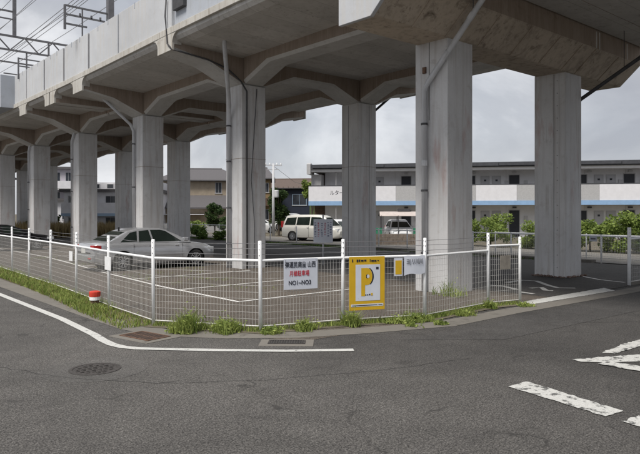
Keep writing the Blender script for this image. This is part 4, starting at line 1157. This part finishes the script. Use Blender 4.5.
for fl in (0.0, 2.85):
    for x in (3.4, 8.7, 12.3, 15.9, 17.4, 21.0, 24.5, 26.1):
        obj("meter_box", box(B(), x, x + .28, 1.36, 1.452, fl + 1.25, fl + 1.75, .01), m_frame, ap)
    for x in (9.7, 18.4, 27.1):
        o = obj("window", box(B(), x, x + 1.3, 1.41, 1.46, fl + 1.05, fl + 2.0, .006), m_frame, ap)
        for q in (0, 1): obj("pane", box(B(), x + .06 + q * .61, x + .63 + q * .61, 1.402, 1.412, fl + 1.1, fl + 1.95), m_win, o)
    for x in (10.0, 18.8, 27.5):
        o = obj("air_conditioner", box(B(), x, x + .75, 1.08, 1.36, fl + .05, fl + .62, .02), m_white, ap)
        obj("fan_grille", lathe(B(), [(.2, -.01), (.2, .004)], 16, (x + .3, 1.078, fl + .34), 'y'), m_frame, o)
text("name_lettering", "ルターナB", .44, m_ink, ap, (2.6, -.034, 3.62), sx=.9, bold=.002)

def house(name, label, e_, n_, rz, W, D, h1, wallm, roofm, ridge, eave=.5, hip=True, z=0.0):
    x, y = site(e_, n_)
    t = thing(name, label, "house", (x, y, z), rz - HEAD)
    obj("wall", box(B(), -W / 2, W / 2, 0, D, -.3, h1), wallm, t)
    bm = B(); a, b_, c, d = -W / 2 - eave, W / 2 + eave, -eave, D + eave
    ins = min(D / 2, W / 3) if hip else 0.0
    v = [bm.verts.new(p) for p in ((a, c, h1), (b_, c, h1), (b_, d, h1), (a, d, h1), (a + ins, (c + d) / 2, h1 + ridge), (b_ - ins, (c + d) / 2, h1 + ridge),
                                   (a, c, h1 - .15), (b_, c, h1 - .15), (b_, d, h1 - .15), (a, d, h1 - .15))]
    for f in ((0, 1, 5, 4), (1, 2, 5), (2, 3, 4, 5), (3, 0, 4), (0, 6, 7, 1), (1, 7, 8, 2), (2, 8, 9, 3), (3, 9, 6, 0), (6, 9, 8, 7)): bm.faces.new([v[i] for i in f])
    rf = obj("roof", bm, roofm, t)
    obj("ridge", tube(B(), [(a + ins, (c + d) / 2, h1 + ridge), (b_ - ins, (c + d) / 2, h1 + ridge)], .1, 6), roofm, rf)
    for k in range(int((d - c) / .9)): pass
    obj("gutter", tube(B(), [(a, c - .04, h1 - .08), (b_, c - .04, h1 - .08)], .06, 6), m_pipedark, rf)
    return t
def window(t, x, z, w, h, y=0.0, n=2, fr=None):
    o = obj("window", box(B(), x - w / 2, x + w / 2, y - .03, y + .04, z - h / 2, z + h / 2), fr or m_frame, t)
    pw = (w - .08) / n
    for k in range(n):
        obj("pane", box(B(), x - w / 2 + .04 + pw * k + .02, x - w / 2 + .04 + pw * (k + 1) - .02, y - .045, y - .028, z - h / 2 + .05, z + h / 2 - .05), m_win, o)
    obj("sill", box(B(), x - w / 2 - .05, x + w / 2 + .05, y - .07, y - .031, z - h / 2 - .06, z - h / 2), m_frame, o)
# beige house
h = house("house", "beige two-storey house with grey hipped roofs left of the drain pipe column", -13.2, 70, R(6), 9.5, 8, 5.6, m_beige, m_tile, 1.5)
obj("porch_wall", box(B(), -7.5, 4.2, -2.4, -.01, -.3, 2.6), m_beige, h)
bm = B(); vs = [bm.verts.new(p) for p in ((-8.2, -3.1, 2.55), (4.8, -3.1, 2.55), (4.8, -.02, 3.9), (-8.2, -.02, 3.9), (-8.2, -3.1, 2.4), (4.8, -3.1, 2.4), (4.8, -.02, 3.75), (-8.2, -.02, 3.75))]
for f in ((0, 1, 2, 3), (4, 7, 6, 5), (0, 4, 5, 1), (1, 5, 6, 2), (3, 2, 6, 7), (0, 3, 7, 4)): bm.faces.new([vs[i] for i in f])
obj("lower_roof", bm, m_tile, h)
window(h, 1.9, 4.75, .75, 1.2); window(h, -3.2, 4.7, 1.6, 1.1); window(h, -1.8, 1.3, 1.7, 1.2, -2.4)
obj("awning", box(B(), -4.6, .6, -3.6, -2.42, 1.75, 1.83), m_bgwhite, h)
obj("garden_wall", box(B(), -9, 8, -7.0, -6.8, -.3, .9), m_aptg, h)
# ochre house edge right of the column
h = house("house", "ochre house just visible between the big drain pipe column and the utility pole", -6.5, 66, R(4), 2.6, 7, 5.6, m_ochre, m_tile, 1.3)
window(h, .85, 4.6, .6, 1.0); window(h, .85, 1.8, .6, 1.1)
obj("balcony", box(B(), .2, 1.4, -.9, -.01, 2.7, 3.5), m_brown, h)
# navy house
h = house("house", "dark navy house with a brown tiled roof behind the white minivan", -2.7, 74, R(-8), 6.6, 9, 4.9, m_navy, m_brtile, 1.25, .35, False)
for k in range(12):
    x = -3.5 + k * .62
    obj("tile_course", box(B(), x, x + .06, -.3, -.22, 4.80, 5.02), m_brtile, h)
window(h, .3, 3.5, 1.7, 1.3, fr=m_bgblue); window(h, 2.3, 3.4, 1.0, 1.1, fr=m_bgblue); window(h, .0, .9, 1.6, 1.2)
h = house("house", "low olive green walled building left of the apartment's end", .15, 64, R(0), 2.4, 6, 4.6, m_greenw, m_greenw, .25, .1)
window(h, .2, 3.4, .7, .8); 
# far apartment seen between the columns at left
def block(name, label, e_, n_, rz, W, D, H_, wm, floors, nx, bandm):
    x, y = site(e_, n_); t = thing(name, label, "building", (x, y, -.2), rz - HEAD)
    obj("wall", box(B(), -W / 2, W / 2, 0, D, 0, H_), wm, t)
    obj("roof", box(B(), -W / 2 - .3, W / 2 + .3, -.5, D + .3, H_, H_ + .3), m_tile, t)
    fh = H_ / floors
    for f in range(floors):
        if f: obj("balcony", box(B(), -W / 2 + .1, W / 2 - .1, -1.1, -.01, f * fh - .1, f * fh + 1.05), m_bgwhite, t); obj("balcony_band", box(B(), -W / 2 + .1, W / 2 - .1, -1.13, -1.102, f * fh - .25, f * fh + .02), bandm, t)
        for k in range(nx):
            xx = -W / 2 + W * (k + .5) / nx
            window(t, xx, f * fh + fh * .58, W / nx * .55, fh * .5)
    return t
t = block("apartment_building", "pale two-storey block seen between the columns left of the silver car", -20.6, 62, R(4), 9, 8, 4.2, m_bgwhite, 2, 5, m_bgblue)
obj("penthouse", box(B(), -3, 4.5, 3, 6, 4.5, 5.3), m_bgwhite, t)
for k in range(5): window(t, -2.2 + k * 1.4, 4.9, .7, .5, 2.97, 1)
block("apartment_building", "taller grey-mauve block glimpsed between the far left columns", -38.3, 90, R(8), 6, 8, 8.4, M("mauve_wall", (.38, .36, .40), .8, .1, 2), 3, 4, m_aptg)
block("apartment_building", "white low building with blue base glimpsed between the far left columns", -36.5, 86, R(8), 5, 4, 3.8, m_bgwhite, 1, 3, m_bgblue)
block("apartment_building", "grey block at the extreme left edge behind the black car", -49, 84, R(15), 12, 8, 7.0, m_bgwhite, 3, 6, m_aptg)

# open shelter with a pale canopy in front of the apartment
x, y = site(5.5, 43.8)
t = thing("shelter", "small open shelter with a pale curved canopy in front of the apartment", "shelter", (x, y, 0), R(-4) - HEAD)
cp = M("canopy_sheet", (.50, .44, .41), .6, .12, 3)
bm = B(); g = []
for i in range(9):
    f_ = i / 8; yy = -.9 + 1.8 * f_
    zz = 1.78 + .52 * math.sin(math.pi * (.15 + .7 * f_)) - .22
    g.append((yy, zz))
prism(bm, g + [(q[0], q[1] - .03) for q in reversed(g)], 'x', -1.35, 1.5)
obj("canopy", bm, cp, t)
for xx in (-1.25, -.1, 1.3):
    for yy in (-.85, .85): obj("post", box(B(), xx - .03, xx + .03, yy - .03, yy + .03, -.02, 1.82), m_pipedark, t)
obj("side_panel", box(B(), -1.95, -1.2, -.9, -.86, .35, .95), M("green_netting", (.03, .20, .11), .8, .3, 8), t)
obj("side_panel", box(B(), .9, 1.7, -.93, -.89, .35, .95), MATS["green_netting"], t)
obj("roof_vent", box(B(), -.1, .75, -.2, .2, 2.08, 2.28), m_pipedark, t)
hatch("white car parked under the pale canopy in front of the apartment", 5.6, 44.8, R(-88), whitep)
# wooden board fence in front of it
x, y = site(4.6, 39.5)
t = thing("low_wall", "low brown weathered wall below the canopy shelter", "wall", (x, y, 0), R(-4) - HEAD)
for r_ in range(3):
    for k in range(6):
        xx = -1.6 + k * .95 + (.3 if r_ % 2 else 0)
        obj("block", box(B(), xx, xx + .93, -.06, .06, r_ * .23 - .01, r_ * .23 + .215, .01), M("weathered_block", (.19, .155, .125), .9, .3, 5), t)
# utility pole
x, y = site(-4.0, 54.0)
t = thing("utility_pole", "thin concrete utility pole with crossarms in front of the navy house", "utility pole", (x, y, 0), R(10) - HEAD)
obj("pole", tube(B(), [(0, 0, -.2), (0, 0, 6.2)], [.14, .10], 10), m_pvc, t, True)
for z, w in ((6.05, .75), (5.7, .5)): obj("crossarm", box(B(), -w, w, -.05, .05, z - .04, z + .04), m_pvc, t)
for k in (-.65, -.3, .3, .65): obj("insulator", lathe(B(), [(.05, 0), (.06, .08), (.04, .16)], 8, (k, 0, 6.09)), m_white, t)
obj("transformer", lathe(B(), [(.18, 0), (.2, .1), (.2, .55), (.16, .62)], 12, (.26, -.1, 3.3)), m_pvc, t)
for i, (a, b_) in enumerate((((0, 0, 6.1), (9, 10, 4.6)), ((0, 0, 5.7), (-14, 9, 6.0)))):
    pass
x0, y0 = site(-4.0, 54.0); x1, y1 = site(-1.2, 73.5)
w = obj("service_wire", tube(B(), [(x0, y0, 6.0), ((x0 + x1) / 2, (y0 + y1) / 2, 5.1), (x1, y1, 5.0)], .015, 5), m_thinw)
tag(w, "thin service wire from the utility pole down to the navy house", "wire")
# trees
plant("tree", "dark bushy tree beside the utility pole left of the minivan", "tree", S(-3.6, 55), lumpset(26, .62, 1.2, 3.9, .42), 3600, .11, m_leafd, 2.0, .1)
plant("tree", "bright green tree behind the left end of the apartment", "tree", S(-.75, 60), lumpset(16, .8, 3.4, 5.0, .5), 2200, .14, m_leafl, 3.2, .1)
plant("tree", "small tree in front of the beige house, left of the drain pipe column", "tree", S(-10.2, 61), lumpset(16, .8, .9, 2.6, .45), 2200, .12, m_leafd, 1.3, .08)
plant("shrub", "round clipped bush in the beige house garden nearest the column", "shrub", S(-9.0, 59), lumpset(10, .55, .5, 1.4, .45), 1700, .10, m_leafd, .8, .06)
plant("shrub", "yellowish clipped hedge behind the white fence in the beige house garden", "shrub", S(-11.6, 58), lumpset(14, 1.0, .5, 1.0, .4), 1700, .10, m_leafl, .6, .05)
plant("shrub", "green bush at the fence foot ahead of the silver car's bonnet", "shrub", (24.55, 42.0, 0), lumpset(10, .6, .3, .8, .38), 1500, .09, m_leafm, .5, .04)
plant("shrub", "low green bush at the fence right of the one ahead of the silver car", "shrub", (24.6, 39.6, 0), lumpset(8, .6, .2, .5, .3), 1100, .09, m_leafm, .4, .04)
plant("shrub", "dark bush visible below the far building, between the left columns", "shrub", S(-27.5, 62), lumpset(16, 1.6, .4, 1.5, .6), 2200, .14, m_leafd, .8, .06)
